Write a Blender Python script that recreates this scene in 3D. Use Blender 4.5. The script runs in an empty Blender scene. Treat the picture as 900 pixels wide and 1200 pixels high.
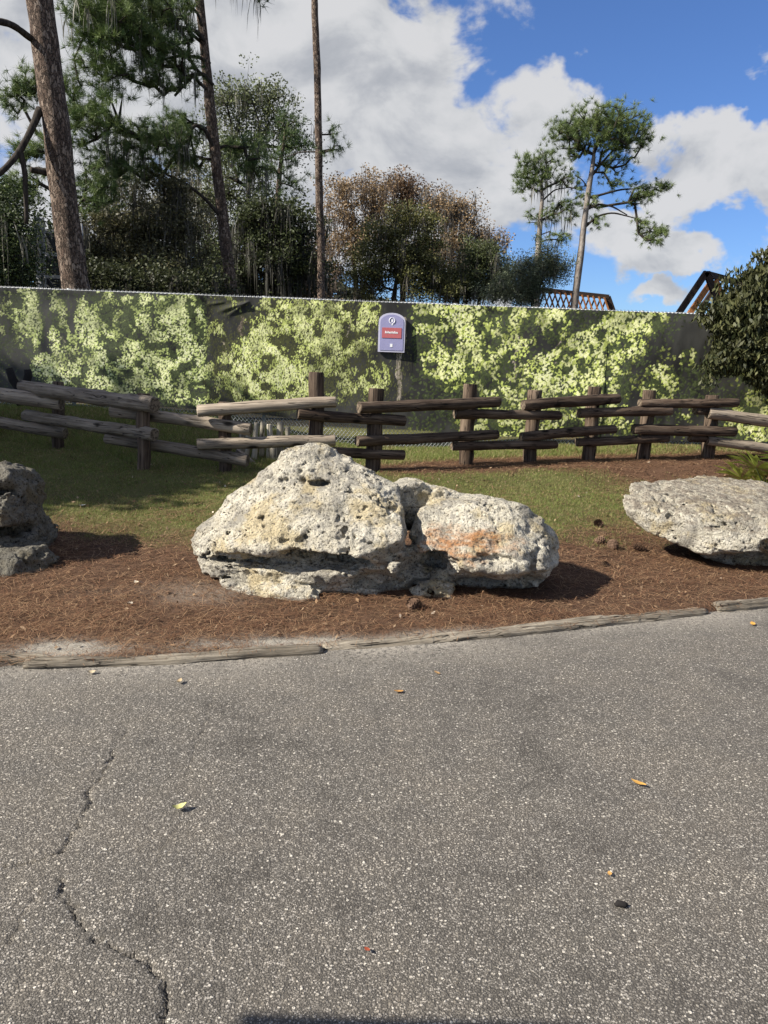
import bpy, bmesh, math, random, time
import numpy as np
from mathutils import Vector, Matrix

T0 = time.time()
rng = np.random.default_rng(7)
random.seed(7)
scene = bpy.context.scene
COL = scene.collection

# ------------------------------------------------------------------ camera
FPX, EYE = 880.0, 1.6
PITCH, ROLL = math.radians(11.3), math.radians(2.0)
cR = Vector((1, 0, 0))
cF = Vector((0, math.cos(PITCH), -math.sin(PITCH)))
cU = Vector((0, math.sin(PITCH), math.cos(PITCH)))
right = cR * math.cos(ROLL) + cU * math.sin(ROLL)
up = -cR * math.sin(ROLL) + cU * math.cos(ROLL)
cam_d = bpy.data.cameras.new('camera')
cam = bpy.data.objects.new('camera', cam_d)
COL.objects.link(cam)
M = Matrix((right, up, -cF)).transposed().to_4x4()
M.translation = (0, 0, EYE)
cam.matrix_world = M
cam_d.sensor_fit = 'HORIZONTAL'
cam_d.sensor_width = 36.0
cam_d.lens = 36.0 * FPX / 900.0
cam_d.clip_end = 3000
cam_d.clip_start = 0.05
scene.camera = cam


def ray(px, py):
    u, v = (px - 450) / FPX, -(py - 600) / FPX
    return np.array(right * u + up * v + cF)


def at(px, py, y):
    d = ray(px, py)
    return np.array([0, 0, EYE]) + d * (y / d[1])


# ------------------------------------------------------------------ light
SUN_AZ, SUN_EL = math.radians(20), math.radians(37)     # from the left, a little behind the camera
to_sun = Vector((-math.cos(SUN_AZ) * math.cos(SUN_EL), -math.sin(SUN_AZ) * math.cos(SUN_EL), math.sin(SUN_EL)))
sl = bpy.data.lights.new('sun', 'SUN')
sl.energy = 5.0
sl.angle = math.radians(0.53)
sl.color = (1.0, 0.94, 0.84)
so = bpy.data.objects.new('sun', sl)
so.rotation_euler = to_sun.to_track_quat('Z', 'Y').to_euler()
so.location = (-20, -10, 30)
COL.objects.link(so)

vs = scene.view_settings
vs.view_transform = 'Standard'
vs.look = 'None'
vs.gamma = 1.0
vs.exposure = 1.0
vs.use_curve_mapping = False


class G:
    """small helper round a node tree"""
    def __init__(s, tree):
        s.t = tree
        s.t.nodes.clear()

    def n(s, typ, ins=None, **props):
        nd = s.t.nodes.new(typ)
        for k, v in props.items():
            setattr(nd, k, v)
        if ins:
            for k, v in ins.items():
                s.set(nd.inputs[k], v)
        return nd

    def set(s, sock, v):
        if isinstance(v, bpy.types.NodeSocket):
            s.t.links.new(v, sock)
        else:
            if isinstance(v, (tuple, list)) and len(v) == 3 and sock.type == 'RGBA':
                v = (*v, 1)
            sock.default_value = v

    def m(s, op, a, b=0.0, c=0.0, clamp=False):
        nd = s.n('ShaderNodeMath', operation=op, use_clamp=clamp)
        s.set(nd.inputs[0], a)
        s.set(nd.inputs[1], b)
        if op in ('MULTIPLY_ADD', 'SMOOTH_MAX', 'SMOOTH_MIN', 'COMPARE'):
            s.set(nd.inputs[2], c)
        return nd.outputs[0]

    def vm(s, op, a, b=(0, 0, 0)):
        nd = s.n('ShaderNodeVectorMath', operation=op)
        s.set(nd.inputs[0], a)
        s.set(nd.inputs[1], b)
        return nd.outputs[0]

    def mix(s, f, a, b, blend='MIX'):
        nd = s.n('ShaderNodeMix', data_type='RGBA', blend_type=blend)
        s.set(nd.inputs[0], f)
        s.set(nd.inputs[6], a)
        s.set(nd.inputs[7], b)
        return nd.outputs[2]

    def ramp(s, f, stops):
        nd = s.n('ShaderNodeValToRGB')
        s.set(nd.inputs[0], f)
        els = nd.color_ramp.elements
        while len(els) < len(stops):
            els.new(0.5)
        for e, (p, c) in zip(els, stops):
            e.position = p
            e.color = (*c, 1) if len(c) == 3 else c
        return nd.outputs[0]

    def step(s, f, a, b):
        nd = s.n('ShaderNodeMapRange', interpolation_type='SMOOTHSTEP')
        s.set(nd.inputs[0], f)
        s.set(nd.inputs[1], a)
        s.set(nd.inputs[2], b)
        return nd.outputs[0]

    def noise(s, vec, scale, detail=4, rough=0.55, dist=0.0, out=0):
        nd = s.n('ShaderNodeTexNoise', {'Vector': vec, 'Scale': scale, 'Detail': detail, 'Roughness': rough, 'Distortion': dist})
        return nd.outputs[out]


# sky: Nishita plus cumulus laid out by direction (azimuth, elevation)
world = bpy.data.worlds.new('World')
scene.world = world
world.use_nodes = True
g = G(world.node_tree)
SKY_STRENGTH = 0.05
sky = g.n('ShaderNodeTexSky', sky_type='NISHITA', sun_disc=False)
sky.sun_elevation = SUN_EL
sky.sun_rotation = math.atan2(to_sun.x, to_sun.y)
sky.altitude = 0
sky.air_density = 1.0
sky.dust_density = 0.3
sky.ozone_density = 2.0
tc = g.n('ShaderNodeTexCoord').outputs['Generated']
sep = g.n('ShaderNodeSeparateXYZ', {0: tc})
X, Y, Z = sep.outputs
az = g.m('ARCTAN2', X, Y)
el = g.m('ARCSINE', Z)
BLOBS = [(180, 40, 360, 150, 1.0), (440, 110, 135, 110, 1.0), (500, 175, 150, 70, .95), (625, 108, 50, 40, .55),
         (565, 250, 95, 55, 1.0), (330, 260, 330, 60, .9), (815, 205, 54, 46, .95), (700, 256, 75, 26, .85),
         (895, 205, 46, 44, .95), (785, 300, 80, 30, .95), (770, 352, 70, 16, .75), (80, 240, 60, 55, .9),
         (885, 290, 40, 20, .7), (885, 52, 45, 20, .62), (840, 78, 48, 18, .66), (798, 102, 40, 13, .6), (590, 170, 90, 40, .75), (590, 330, 70, 22, .7)]
warp = g.vm('SUBTRACT', g.noise(tc, 9.0, 5, 0.6, out=1), (0.5, 0.5, 0.5))
wsep = g.n('ShaderNodeSeparateXYZ', {0: warp}).outputs
azw = g.m('MULTIPLY_ADD', wsep[0], 0.22, az)
elw = g.m('MULTIPLY_ADD', wsep[2], 0.16, el)


def cov(azs, els):
    tot = None
    for (px, py, rx, ry, wt) in BLOBS:
        d = ray(px, py)
        d /= np.linalg.norm(d)
        a0, e0 = math.atan2(d[0], d[1]), math.asin(d[2])
        k = math.cos(math.atan((px - 450) / FPX)) ** 2
        ra, re_ = rx / FPX * k, ry / FPX * 0.95
        u = g.m('DIVIDE', g.m('SUBTRACT', azs, a0), ra)
        v = g.m('DIVIDE', g.m('SUBTRACT', els, e0), re_)
        r2 = g.m('ADD', g.m('MULTIPLY', u, u), g.m('MULTIPLY', v, v))
        b = g.m('MULTIPLY', g.m('SUBTRACT', 1.0, g.m('MULTIPLY', r2, 0.5)), wt)
        tot = b if tot is None else g.m('SMOOTH_MAX', tot, b, 0.25)
    return g.m('MAXIMUM', tot, -0.6)


# general broken cloud everywhere outside the view as well
far = g.m('SUBTRACT', g.m('MULTIPLY', g.noise(tc, 2.3, 3, 0.5), 2.2), 0.65)
away = g.step(g.m('ABSOLUTE', g.m('ADD', az, 0.0)), 0.62, 0.85)
high = g.step(el, 0.62, 0.85)
outm = g.m('MAXIMUM', away, high)
c1 = cov(azw, elw)
c2 = cov(g.m('ADD', azw, 0.025), g.m('SUBTRACT', elw, 0.04))      # a step away from the sun: thickness seen from below right
c1 = g.m('ADD', g.m('MULTIPLY', c1, g.m('SUBTRACT', 1.0, outm)), g.m('MULTIPLY', far, outm))
c2 = g.m('ADD', g.m('MULTIPLY', c2, g.m('SUBTRACT', 1.0, outm)), g.m('MULTIPLY', far, outm))
skyvec = g.n('ShaderNodeCombineXYZ', {0: az, 1: g.m('MULTIPLY', el, 1.5), 2: 0.0}).outputs[0]
f1 = g.noise(skyvec, 7.0, 9, 0.56, 0.3)
f2 = g.noise(g.vm('ADD', skyvec, (-0.018, 0.05, 0.0)), 7.0, 6, 0.56, 0.3)
d1 = g.m('MULTIPLY_ADD', g.m('SUBTRACT', f1, 0.5), 2.3, c1)
dens = g.step(d1, 0.36, 0.66)
relief = g.m('MULTIPLY', g.m('SUBTRACT', f1, f2), 3.4)
lit = g.m('ADD', g.m('ADD', 0.56, relief), g.m('MULTIPLY', g.m('SUBTRACT', 1.0, g.step(d1, 0.4, 1.15)), 0.42), clamp=True)
ccol = g.ramp(lit, [(0.0, (4.2, 4.6, 5.3)), (0.45, (6.3, 6.7, 7.4)), (1.0, (11.2, 11.2, 11.3))])
# ramps clamp at 1: scale afterwards
ccol = g.ramp(lit, [(0.0, (.52, .55, .60)), (0.4, (.68, .70, .74)), (0.75, (.89, .90, .915)), (1.0, (.97, .97, .98))])
ccol = g.mix(1.0, ccol, (7.3, 7.3, 7.3), 'MULTIPLY')
skyc = g.mix(1.0, sky.outputs[0], (0.74, 0.99, 1.46), 'MULTIPLY')
skyc = g.mix(g.m('MULTIPLY', dens, 0.96), skyc, ccol)
bg = g.n('ShaderNodeBackground', {'Color': skyc, 'Strength': SKY_STRENGTH})
g.t.links.new(bg.outputs[0], g.n('ShaderNodeOutputWorld').inputs[0])

scene.cycles.use_denoising = True
scene.cycles.max_bounces = 5
scene.cycles.diffuse_bounces = 2
scene.cycles.transparent_max_bounces = 8


# ------------------------------------------------------------------ numpy noise
def _hash(ix, iy, iz, seed):
    h = (ix.astype(np.uint32) * np.uint32(374761393)) ^ (iy.astype(np.uint32) * np.uint32(668265263)) ^ \
        (iz.astype(np.uint32) * np.uint32(2147483647 - 1013)) ^ np.uint32((seed * 974711 + 12345) & 0xffffffff)
    h = (h ^ (h >> np.uint32(13))) * np.uint32(1274126177)
    h = (h ^ (h >> np.uint32(16))) * np.uint32(2246822519)
    return h ^ (h >> np.uint32(15))


def vnoise(p, seed=0):
    """smooth value noise in -1..1, p (n,3)"""
    p = np.asarray(p, float)
    i = np.floor(p).astype(np.int64)
    f = p - i
    f = f * f * f * (f * (f * 6 - 15) + 10)
    out = 0
    for dx in (0, 1):
        wx = f[:, 0] if dx else 1 - f[:, 0]
        for dy in (0, 1):
            wy = f[:, 1] if dy else 1 - f[:, 1]
            for dz in (0, 1):
                wz = f[:, 2] if dz else 1 - f[:, 2]
                h = _hash(i[:, 0] + dx, i[:, 1] + dy, i[:, 2] + dz, seed)
                out = out + wx * wy * wz * (h / 4294967295.0)
    return out * 2 - 1


def fbm(p, octv=4, seed=0, gain=0.5, lac=2.03):
    a, s, t = 1.0, 0.0, 0.0
    p = np.asarray(p, float)
    for o in range(octv):
        s = s + a * vnoise(p, seed + o * 17)
        t += a
        a *= gain
        p = p * lac + 11.3
    return s / t


def worley(p, seed=0, keep=1.0):
    """distance to the nearest feature point; only a share `keep` of the cells holds one"""
    p = np.asarray(p, float)
    i = np.floor(p).astype(np.int64)
    best = np.full(len(p), 9.0)
    for dx in (-1, 0, 1):
        for dy in (-1, 0, 1):
            for dz in (-1, 0, 1):
                c = i + np.array([dx, dy, dz])
                h1 = _hash(c[:, 0], c[:, 1], c[:, 2], seed)
                h2 = _hash(c[:, 0], c[:, 1], c[:, 2], seed + 5)
                h3 = _hash(c[:, 0], c[:, 1], c[:, 2], seed + 9)
                q = c + np.stack([h1, h2, h3], 1) / 4294967295.0
                d = np.linalg.norm(q - p, axis=1)
                if keep < 1:
                    h4 = _hash(c[:, 0], c[:, 1], c[:, 2], seed + 13)
                    d = np.where(h4 / 4294967295.0 < keep, d, 9.0)
                best = np.minimum(best, d)
    return best


def P2(x, y, z=0.0):
    return np.stack([np.asarray(x, float), np.asarray(y, float), np.zeros_like(np.asarray(x, float)) + z], 1)


def sstep(x, a, b):
    t = np.clip((x - a) / (b - a), 0, 1)
    return t * t * (3 - 2 * t)


# ------------------------------------------------------------------ mesh helpers
def mk(name, V, F, mat, parent=None, smooth=False, col=None, link=True, mats=None, midx=None):
    """mesh object from numpy arrays; F is one array or a list of arrays of equal-sided faces"""
    V = np.asarray(V, np.float32).reshape(-1, 3)
    Fs = F if isinstance(F, list) else [F]
    Fs = [np.asarray(f, np.int32) for f in Fs if len(f)]
    me = bpy.data.meshes.new(name)
    me.vertices.add(len(V))
    me.vertices.foreach_set('co', V.ravel())
    loops = np.concatenate([f.ravel() for f in Fs])
    sizes = np.concatenate([np.full(len(f), f.shape[1], np.int32) for f in Fs])
    starts = np.concatenate([[0], np.cumsum(sizes)[:-1]]).astype(np.int32)
    me.loops.add(len(loops))
    me.loops.foreach_set('vertex_index', loops)
    me.polygons.add(len(sizes))
    me.polygons.foreach_set('loop_start', starts)
    sm = np.full(len(sizes), bool(smooth)) if isinstance(smooth, bool) else np.asarray(smooth, bool)
    me.polygons.foreach_set('use_smooth', sm)
    for m_ in (mats or [mat]):
        me.materials.append(m_)
    if midx is not None:
        me.polygons.foreach_set('material_index', np.asarray(midx, np.int32))
    if col is not None:
        a = me.color_attributes.new('Col', 'FLOAT_COLOR', 'POINT')
        c = np.ones((len(V), 4), np.float32)
        c[:, :3] = col
        a.data.foreach_set('color', c.ravel())
    me.update()
    me.validate()
    o = bpy.data.objects.new(name, me)
    if link:
        COL.objects.link(o)
    if parent:
        o.parent = parent
    return o


def tag(o, label, cat, group=None):
    o['label'] = label
    o['category'] = cat
    if group:
        o['group'] = group
    return o


def thing(name, label, cat, loc=(0, 0, 0), group=None):
    o = bpy.data.objects.new(name, None)
    o.location = loc
    o.empty_display_size = 0.2
    COL.objects.link(o)
    return tag(o, label, cat, group)


def tube(pts, rad, seg=8, jitter=0.0, seed=0, cap=True):
    """tube along a polyline: returns V, quads, caps(list of ngon arrays)"""
    pts = np.asarray(pts, float)
    n = len(pts)
    rad = np.broadcast_to(np.asarray(rad, float), (n,))
    tan = np.gradient(pts, axis=0)
    tan /= np.linalg.norm(tan, axis=1)[:, None] + 1e-9
    ref = np.array([0, 0, 1.0]) if abs(tan[0][2]) < 0.8 else np.array([1.0, 0, 0])
    u = np.cross(tan, ref)
    u /= np.linalg.norm(u, axis=1)[:, None] + 1e-9
    v = np.cross(tan, u)
    a = np.linspace(0, 2 * np.pi, seg, endpoint=False)
    ring = np.cos(a)[None, :, None] * u[:, None, :] + np.sin(a)[None, :, None] * v[:, None, :]
    r = rad[:, None, None]
    if jitter:
        nn = vnoise(np.stack([np.repeat(np.arange(n) * 0.7, seg), np.tile(np.cos(a) * 1.3 + 5, n), np.tile(np.sin(a) * 1.3 + seed * 3.1, n)], 1), seed)
        r = r * (1 + jitter * nn.reshape(n, seg, 1))
    V = (pts[:, None, :] + ring * r).reshape(-1, 3)
    i, j = np.meshgrid(np.arange(n - 1), np.arange(seg), indexing='ij')
    a0 = i * seg + j
    a1 = i * seg + (j + 1) % seg
    Q = np.stack([a0, a1, a1 + seg, a0 + seg], -1).reshape(-1, 4)
    caps = [np.arange(seg)[None, ::-1], ((n - 1) * seg + np.arange(seg))[None, :]] if cap else []
    return V, Q, caps


class Acc:
    """collect several pieces into one mesh"""
    def __init__(s):
        s.V, s.F, s.C, s.n = [], {}, [], 0

    def add(s, V, Fs, col=None):
        V = np.asarray(V, float).reshape(-1, 3)
        for f in (Fs if isinstance(Fs, list) else [Fs]):
            f = np.asarray(f)
            if len(f):
                s.F.setdefault(f.shape[1], []).append(f + s.n)
        s.V.append(V)
        if col is not None:
            s.C.append(np.broadcast_to(np.asarray(col, float), (len(V), 3)))
        s.n += len(V)

    def build(s, name, mat, parent=None, smooth=False):
        F = [np.concatenate(v) for k, v in sorted(s.F.items())]
        return mk(name, np.concatenate(s.V), F, mat, parent, smooth, np.concatenate(s.C) if s.C else None)


def boxVF(x0, x1, y0, y1, z0, z1):
    V = np.array([[x, y, z] for z in (z0, z1) for y in (y0, y1) for x in (x0, x1)], float)
    F = np.array([[0, 2, 3, 1], [4, 5, 7, 6], [0, 1, 5, 4], [2, 6, 7, 3], [0, 4, 6, 2], [1, 3, 7, 5]])
    return V, F


def frame(p0, p1):
    """matrix with X along p0->p1, origin p0"""
    x = Vector(p1) - Vector(p0)
    L = x.length
    x.normalize()
    z = Vector((0, 0, 1)) if abs(x.z) < 0.9 else Vector((0, 1, 0))
    y = z.cross(x).normalized()
    z = x.cross(y)
    m = Matrix((x, y, z)).transposed().to_4x4()
    m.translation = p0
    return m, L


def mat(name):
    m = bpy.data.materials.new(name)
    m.use_nodes = True
    return m, G(m.node_tree)


def finish(g, color, rough=0.8, bump=None, bstr=0.3, bdist=0.01, spec=0.3, transl=0.0, metal=0.0):
    nrm = None
    if bump is not None:
        nrm = g.n('ShaderNodeBump', {'Strength': bstr, 'Distance': bdist, 'Height': bump}).outputs[0]
    ins = {'Base Color': color, 'Roughness': rough, 'Specular IOR Level': spec, 'Metallic': metal}
    if nrm is not None:
        ins['Normal'] = nrm
    b = g.n('ShaderNodeBsdfPrincipled', ins).outputs[0]
    if transl:
        t = g.n('ShaderNodeBsdfTranslucent', {'Color': color}).outputs[0]
        b = g.n('ShaderNodeMixShader', {0: transl, 1: b, 2: t}).outputs[0]
    g.t.links.new(b, g.n('ShaderNodeOutputMaterial').inputs[0])


def attr(g):
    return g.n('ShaderNodeVertexColor', layer_name='Col').outputs[0]


def objco(g):
    return g.n('ShaderNodeTexCoord').outputs['Object']


def scaled(g, vec, s):
    return g.vm('MULTIPLY', vec, s)


# ------------------------------------------------------------------ materials
MAT = {}


def plain(name, c, rough=0.7, var=0.25, scale=8.0, metal=0.0, spec=0.3):
    m, g = mat(name)
    co = objco(g)
    n_ = g.noise(co, scale, 5, 0.6)
    col = g.ramp(n_, [(0.3, tuple(x * (1 - var) for x in c)), (0.7, tuple(min(1, x * (1 + var)) for x in c))])
    finish(g, col, rough, g.noise(co, scale * 6, 4, 0.6), 0.25, 0.004, spec, metal=metal)
    MAT[name] = m
    return m


def wood(name, dark, mid, light, knots=True, sx=1.2, sr=38.0):
    m, g = mat(name)
    co = objco(g)
    oi = g.n('ShaderNodeObjectInfo')
    rnd = oi.outputs['Random']
    off = g.n('ShaderNodeCombineXYZ', {0: g.m('MULTIPLY', rnd, 37.0), 1: g.m('MULTIPLY', rnd, 11.0), 2: 0.0}).outputs[0]
    p = g.vm('ADD', co, off)
    st = scaled(g, p, (sx, sr, sr))
    fine = g.noise(st, 1.0, 6, 0.62, 0.4)
    broad = g.noise(scaled(g, p, (2.0, 6, 6)), 1.0, 4, 0.6)
    crack = g.noise(scaled(g, p, (0.7, 16, 16)), 1.0, 3, 0.5, 0.6)
    cr = g.step(g.m('ABSOLUTE', g.m('SUBTRACT', crack, 0.5)), 0.0, 0.013)
    col = g.ramp(g.m('ADD', g.m('MULTIPLY', fine, 0.6), g.m('MULTIPLY', broad, 0.4)), [(0.33, dark), (0.47, mid), (0.63, light)])
    if knots:
        v = g.n('ShaderNodeTexVoronoi', {'Vector': scaled(g, p, (2.2, 5.0, 5.0)), 'Scale': 1.0}, feature='F1').outputs[0]
        k = g.step(v, 0.07, 0.2)
        col = g.mix(k, tuple(x * 0.35 for x in dark), col)
    col = g.mix(cr, tuple(x * 0.4 for x in dark), col)
    tone = g.m('MULTIPLY_ADD', rnd, 0.35, 0.82)
    col = g.mix(1.0, col, g.n('ShaderNodeCombineXYZ', {0: tone, 1: tone, 2: tone}).outputs[0], 'MULTIPLY')
    finish(g, col, 0.85, g.m('ADD', g.m('MULTIPLY', fine, 0.7), cr), 0.9, 0.012, 0.2)
    MAT[name] = m


wood('wood_grey', (.10, .078, .058), (.21, .17, .128), (.36, .30, .23))
wood('wood_brown', (.020, .013, .009), (.062, .042, .029), (.155, .115, .082))
wood('wood_edging', (.05, .041, .030), (.165, .14, .106), (.31, .27, .21), knots=False, sx=3.0, sr=85.0)
wood('wood_stake', (.20, .17, .13), (.38, .34, .26), (.55, .50, .40))
wood('wood_beam', (.018, .012, .010), (.035, .024, .018), (.06, .04, .03), knots=False)
wood('wood_orange', (.22, .085, .03), (.36, .15, .055), (.48, .22, .09), knots=False)

m, g = mat('wood_end')
co = objco(g)
r = g.n('ShaderNodeVectorMath', {0: scaled(g, co, (0, 1, 1))}, operation='LENGTH').outputs['Value']
w = g.m('SINE', g.m('MULTIPLY_ADD', r, 420.0, g.m('MULTIPLY', g.noise(co, 14, 3), 9.0)))
col = g.ramp(g.m('MULTIPLY_ADD', w, 0.25, 0.5), [(0.2, (.10, .075, .05)), (0.8, (.26, .205, .15))])
col = g.mix(g.step(g.noise(co, 25, 5, 0.7), 0.4, 0.6), (.06, .045, .032), col)
finish(g, col, 0.9, w, 0.4, 0.003, 0.2)
MAT['wood_end'] = m

# pine bark
m, g = mat('bark_pine')
co = g.n('ShaderNodeNewGeometry').outputs['Position']
p = scaled(g, co, (1, 1, 0.38))
p = g.vm('ADD', p, g.vm('MULTIPLY', g.noise(p, 9, 4, 0.65, out=1), (0.16, 0.16, 0.16)))
v = g.n('ShaderNodeTexVoronoi', {'Vector': p, 'Scale': 21.0}, feature='DISTANCE_TO_EDGE').outputs[0]
vc = g.n('ShaderNodeTexVoronoi', {'Vector': p, 'Scale': 21.0}, feature='F1')
cell = g.n('ShaderNodeSeparateColor', {0: vc.outputs['Color']}).outputs[0]
n1 = g.noise(scaled(g, co, (1, 1, .3)), 24, 6, 0.7)
n2 = g.noise(co, 55, 5, 0.7)
plate = g.m('MULTIPLY', g.step(v, 0.0, 0.13), g.step(n1, 0.30, 0.48))
col = g.ramp(g.m('ADD', g.m('MULTIPLY', cell, .5), g.m('MULTIPLY', n2, .5)), [(0.2, (.085, .058, .044)), (0.45, (.165, .118, .09)), (0.75, (.30, .235, .185))])
col = g.mix(plate, (.05, .037, .029), col)
hgt = g.m('ADD', plate, g.m('ADD', g.m('MULTIPLY', cell, 0.6), g.m('MULTIPLY', n2, 0.5)))
finish(g, col, 0.9, hgt, 0.9, 0.03, 0.15)
MAT['bark_pine'] = m

m, g = mat('bark_grey')
co = g.n('ShaderNodeNewGeometry').outputs['Position']
n1 = g.noise(scaled(g, co, (1, 1, .35)), 9, 6, 0.7)
col = g.ramp(n1, [(0.3, (.11, .09, .075)), (0.5, (.21, .18, .155)), (0.72, (.33, .30, .265))])
finish(g, col, 0.9, n1, 0.7, 0.04, 0.15)
MAT['bark_grey'] = m

m, g = mat('bark_dark')
co = g.n('ShaderNodeNewGeometry').outputs['Position']
n1 = g.noise(scaled(g, co, (1, 1, .25)), 22, 5, 0.65)
col = g.ramp(n1, [(0.3, (.016, .013, .011)), (0.55, (.045, .037, .03)), (0.75, (.09, .077, .065))])
finish(g, col, 0.9, n1, 0.7, 0.02, 0.15)
MAT['bark_dark'] = m


def leafmat(name, transl=0.3, rough=0.55, spec=0.3):
    m, g = mat(name)
    finish(g, attr(g), rough, spec=spec, transl=transl)
    MAT[name] = m


leafmat('leaf', 0.3)
leafmat('needle', 0.2, 0.5)
leafmat('glossy_leaf', 0.15, 0.55, 0.25)
leafmat('litter', 0.05, 0.8, 0.15)
leafmat('grass', 0.3, 0.6)

# limestone: pale, greyed by weather, with ochre and rust
for nm, tone, rust in (('limestone', 1.0, 1.0), ('limestone_dark', 0.34, 0.0), ('limestone_flat', 0.92, 0.0)):
    m, g = mat(nm)
    co = objco(g)
    n1 = g.noise(co, 4.2, 8, 0.7, 0.4)
    n2 = g.noise(co, 14, 7, 0.66)
    n3 = g.noise(co, 60, 5, 0.7)
    base = g.ramp(n2, [(0.3, (.34 * tone, .305 * tone, .235 * tone)), (0.46, (.56 * tone, .515 * tone, .41 * tone)), (0.62, (.74 * tone, .69 * tone, .57 * tone))])
    grey = g.step(g.m('ADD', g.m('MULTIPLY', n1, 0.55), g.m('MULTIPLY', n2, 0.45)), 0.475, 0.575)
    col = g.mix(g.m('MULTIPLY', grey, 0.66), base, (.17 * tone, .155 * tone, .135 * tone))
    yel = g.step(g.noise(g.vm('ADD', co, (7.3, 1.1, 4.0)), 3.2, 5, 0.65), 0.50, 0.62)
    col = g.mix(g.m('MULTIPLY', yel, 0.55), col, (.50 * tone, .39 * tone, .19 * tone))
    if rust:
        dv = g.vm('MULTIPLY', g.vm('SUBTRACT', co, (0.52, -0.36, 0.40)), (2.5, 2.0, 7.0))
        dv = g.vm('ADD', dv, g.vm('MULTIPLY', g.vm('SUBTRACT', g.noise(co, 6, 5, 0.65, out=1), (.5, .5, .5)), (2.4, 2.4, 2.6)))
        ln = g.n('ShaderNodeVectorMath', {0: dv}, operation='LENGTH').outputs['Value']
        col = g.mix(g.m('MULTIPLY', g.m('MULTIPLY', g.m('SUBTRACT', 1.0, g.step(ln, 0.30, 1.05)), g.step(g.noise(scaled(g, co, (6, 6, 22)), 1.0, 5, 0.7), 0.36, 0.60)), 0.85), col, (.40, .17, .055))
    if nm == 'limestone_flat':      # old grime and needles lie on the top of the flat boulder
        nz = g.n('ShaderNodeSeparateXYZ', {0: g.n('ShaderNodeNewGeometry').outputs['Normal']}).outputs[2]
        gr_ = g.m('MULTIPLY', g.step(nz, 0.45, 0.85), g.step(n2, 0.36, 0.56))
        col = g.mix(g.m('MULTIPLY', gr_, 0.75), col, (.17, .135, .10))
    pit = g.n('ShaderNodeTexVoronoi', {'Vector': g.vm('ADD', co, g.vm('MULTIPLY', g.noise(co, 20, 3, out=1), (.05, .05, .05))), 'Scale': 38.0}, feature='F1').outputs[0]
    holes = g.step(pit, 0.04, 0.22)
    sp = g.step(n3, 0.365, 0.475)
    col = g.mix(sp, tuple(x * tone for x in (.10, .088, .07)), col)  # dark weather speckle, with the shade of small pits painted in
    h = g.m('ADD', g.m('ADD', g.m('MULTIPLY', n2, 1.2), g.m('MULTIPLY', n3, 0.6)), g.m('MULTIPLY', holes, 0.22))
    finish(g, col, 0.92, h, 1.0, 0.045, 0.15)
    MAT[nm] = m

# asphalt with pale aggregate showing
m, g = mat('asphalt')
co = g.n('ShaderNodeNewGeometry').outputs['Position']
wv = g.vm('ADD', co, g.vm('MULTIPLY', g.noise(co, 90, 2, out=1), (.006, .006, .006)))
va = g.n('ShaderNodeTexVoronoi', {'Vector': wv, 'Scale': 190.0}, feature='F1')
vb = g.n('ShaderNodeTexVoronoi', {'Vector': wv, 'Scale': 84.0}, feature='F1')
ca = g.n('ShaderNodeSeparateColor', {0: va.outputs['Color']}).outputs
cb = g.n('ShaderNodeSeparateColor', {0: vb.outputs['Color']}).outputs
stone_a = g.ramp(ca[0], [(0.0, (.078, .070, .059)), (0.5, (.146, .132, .112)), (0.82, (.225, .204, .175)), (1.0, (.43, .395, .345))])
ina = g.m('SUBTRACT', 1.0, g.step(va.outputs[0], 0.42, 0.70))
col = g.mix(ina, (.082, .074, .063), stone_a)
inb = g.m('MULTIPLY', g.m('SUBTRACT', 1.0, g.step(vb.outputs[0], 0.28, 0.44)), g.step(cb[1], 0.74, 0.78))
col = g.mix(inb, col, g.ramp(cb[0], [(0.0, (.12, .104, .084)), (0.5, (.30, .27, .225)), (1.0, (.62, .57, .49))]))
vd = g.n('ShaderNodeTexVoronoi', {'Vector': wv, 'Scale': 46.0}, feature='F1')
cd = g.n('ShaderNodeSeparateColor', {0: vd.outputs['Color']}).outputs
ind = g.m('MULTIPLY', g.m('SUBTRACT', 1.0, g.step(vd.outputs[0], 0.20, 0.30)), g.step(cd[1], 0.86, 0.88))
col = g.mix(ind, col, g.ramp(cd[0], [(0.0, (.24, .215, .18)), (1.0, (.62, .58, .50))]))
big = g.noise(co, 1.1, 5, 0.6)
big2 = g.noise(co, 5.0, 4, 0.6)
wear = g.ramp(g.m('ADD', g.m('MULTIPLY', big, 0.6), g.m('MULTIPLY', big2, 0.4)), [(0.38, (.62, .615, .61)), (0.47, (.88, .88, .88)), (0.58, (1.0, .985, .96))])
col = g.mix(1.0, col, wear, 'MULTIPLY')
dust = attr(g)          # fine pale sand washed along the timber edge
ds = g.n('ShaderNodeSeparateColor', {0: dust}).outputs[0]
col = g.mix(g.m('MULTIPLY', ds, g.step(g.noise(co, 45, 5, 0.7), 0.36, 0.58)), col, (.31, .28, .235))
h = g.m('ADD', g.m('ADD', g.m('MULTIPLY', ina, 0.5), g.m('MULTIPLY', inb, 0.9)), ind)
h = g.m('ADD', h, g.m('MULTIPLY', g.noise(co, 200, 3), 0.3))
finish(g, col, 0.82, h, 0.9, 0.0045, 0.3)
MAT['asphalt'] = m

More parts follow.
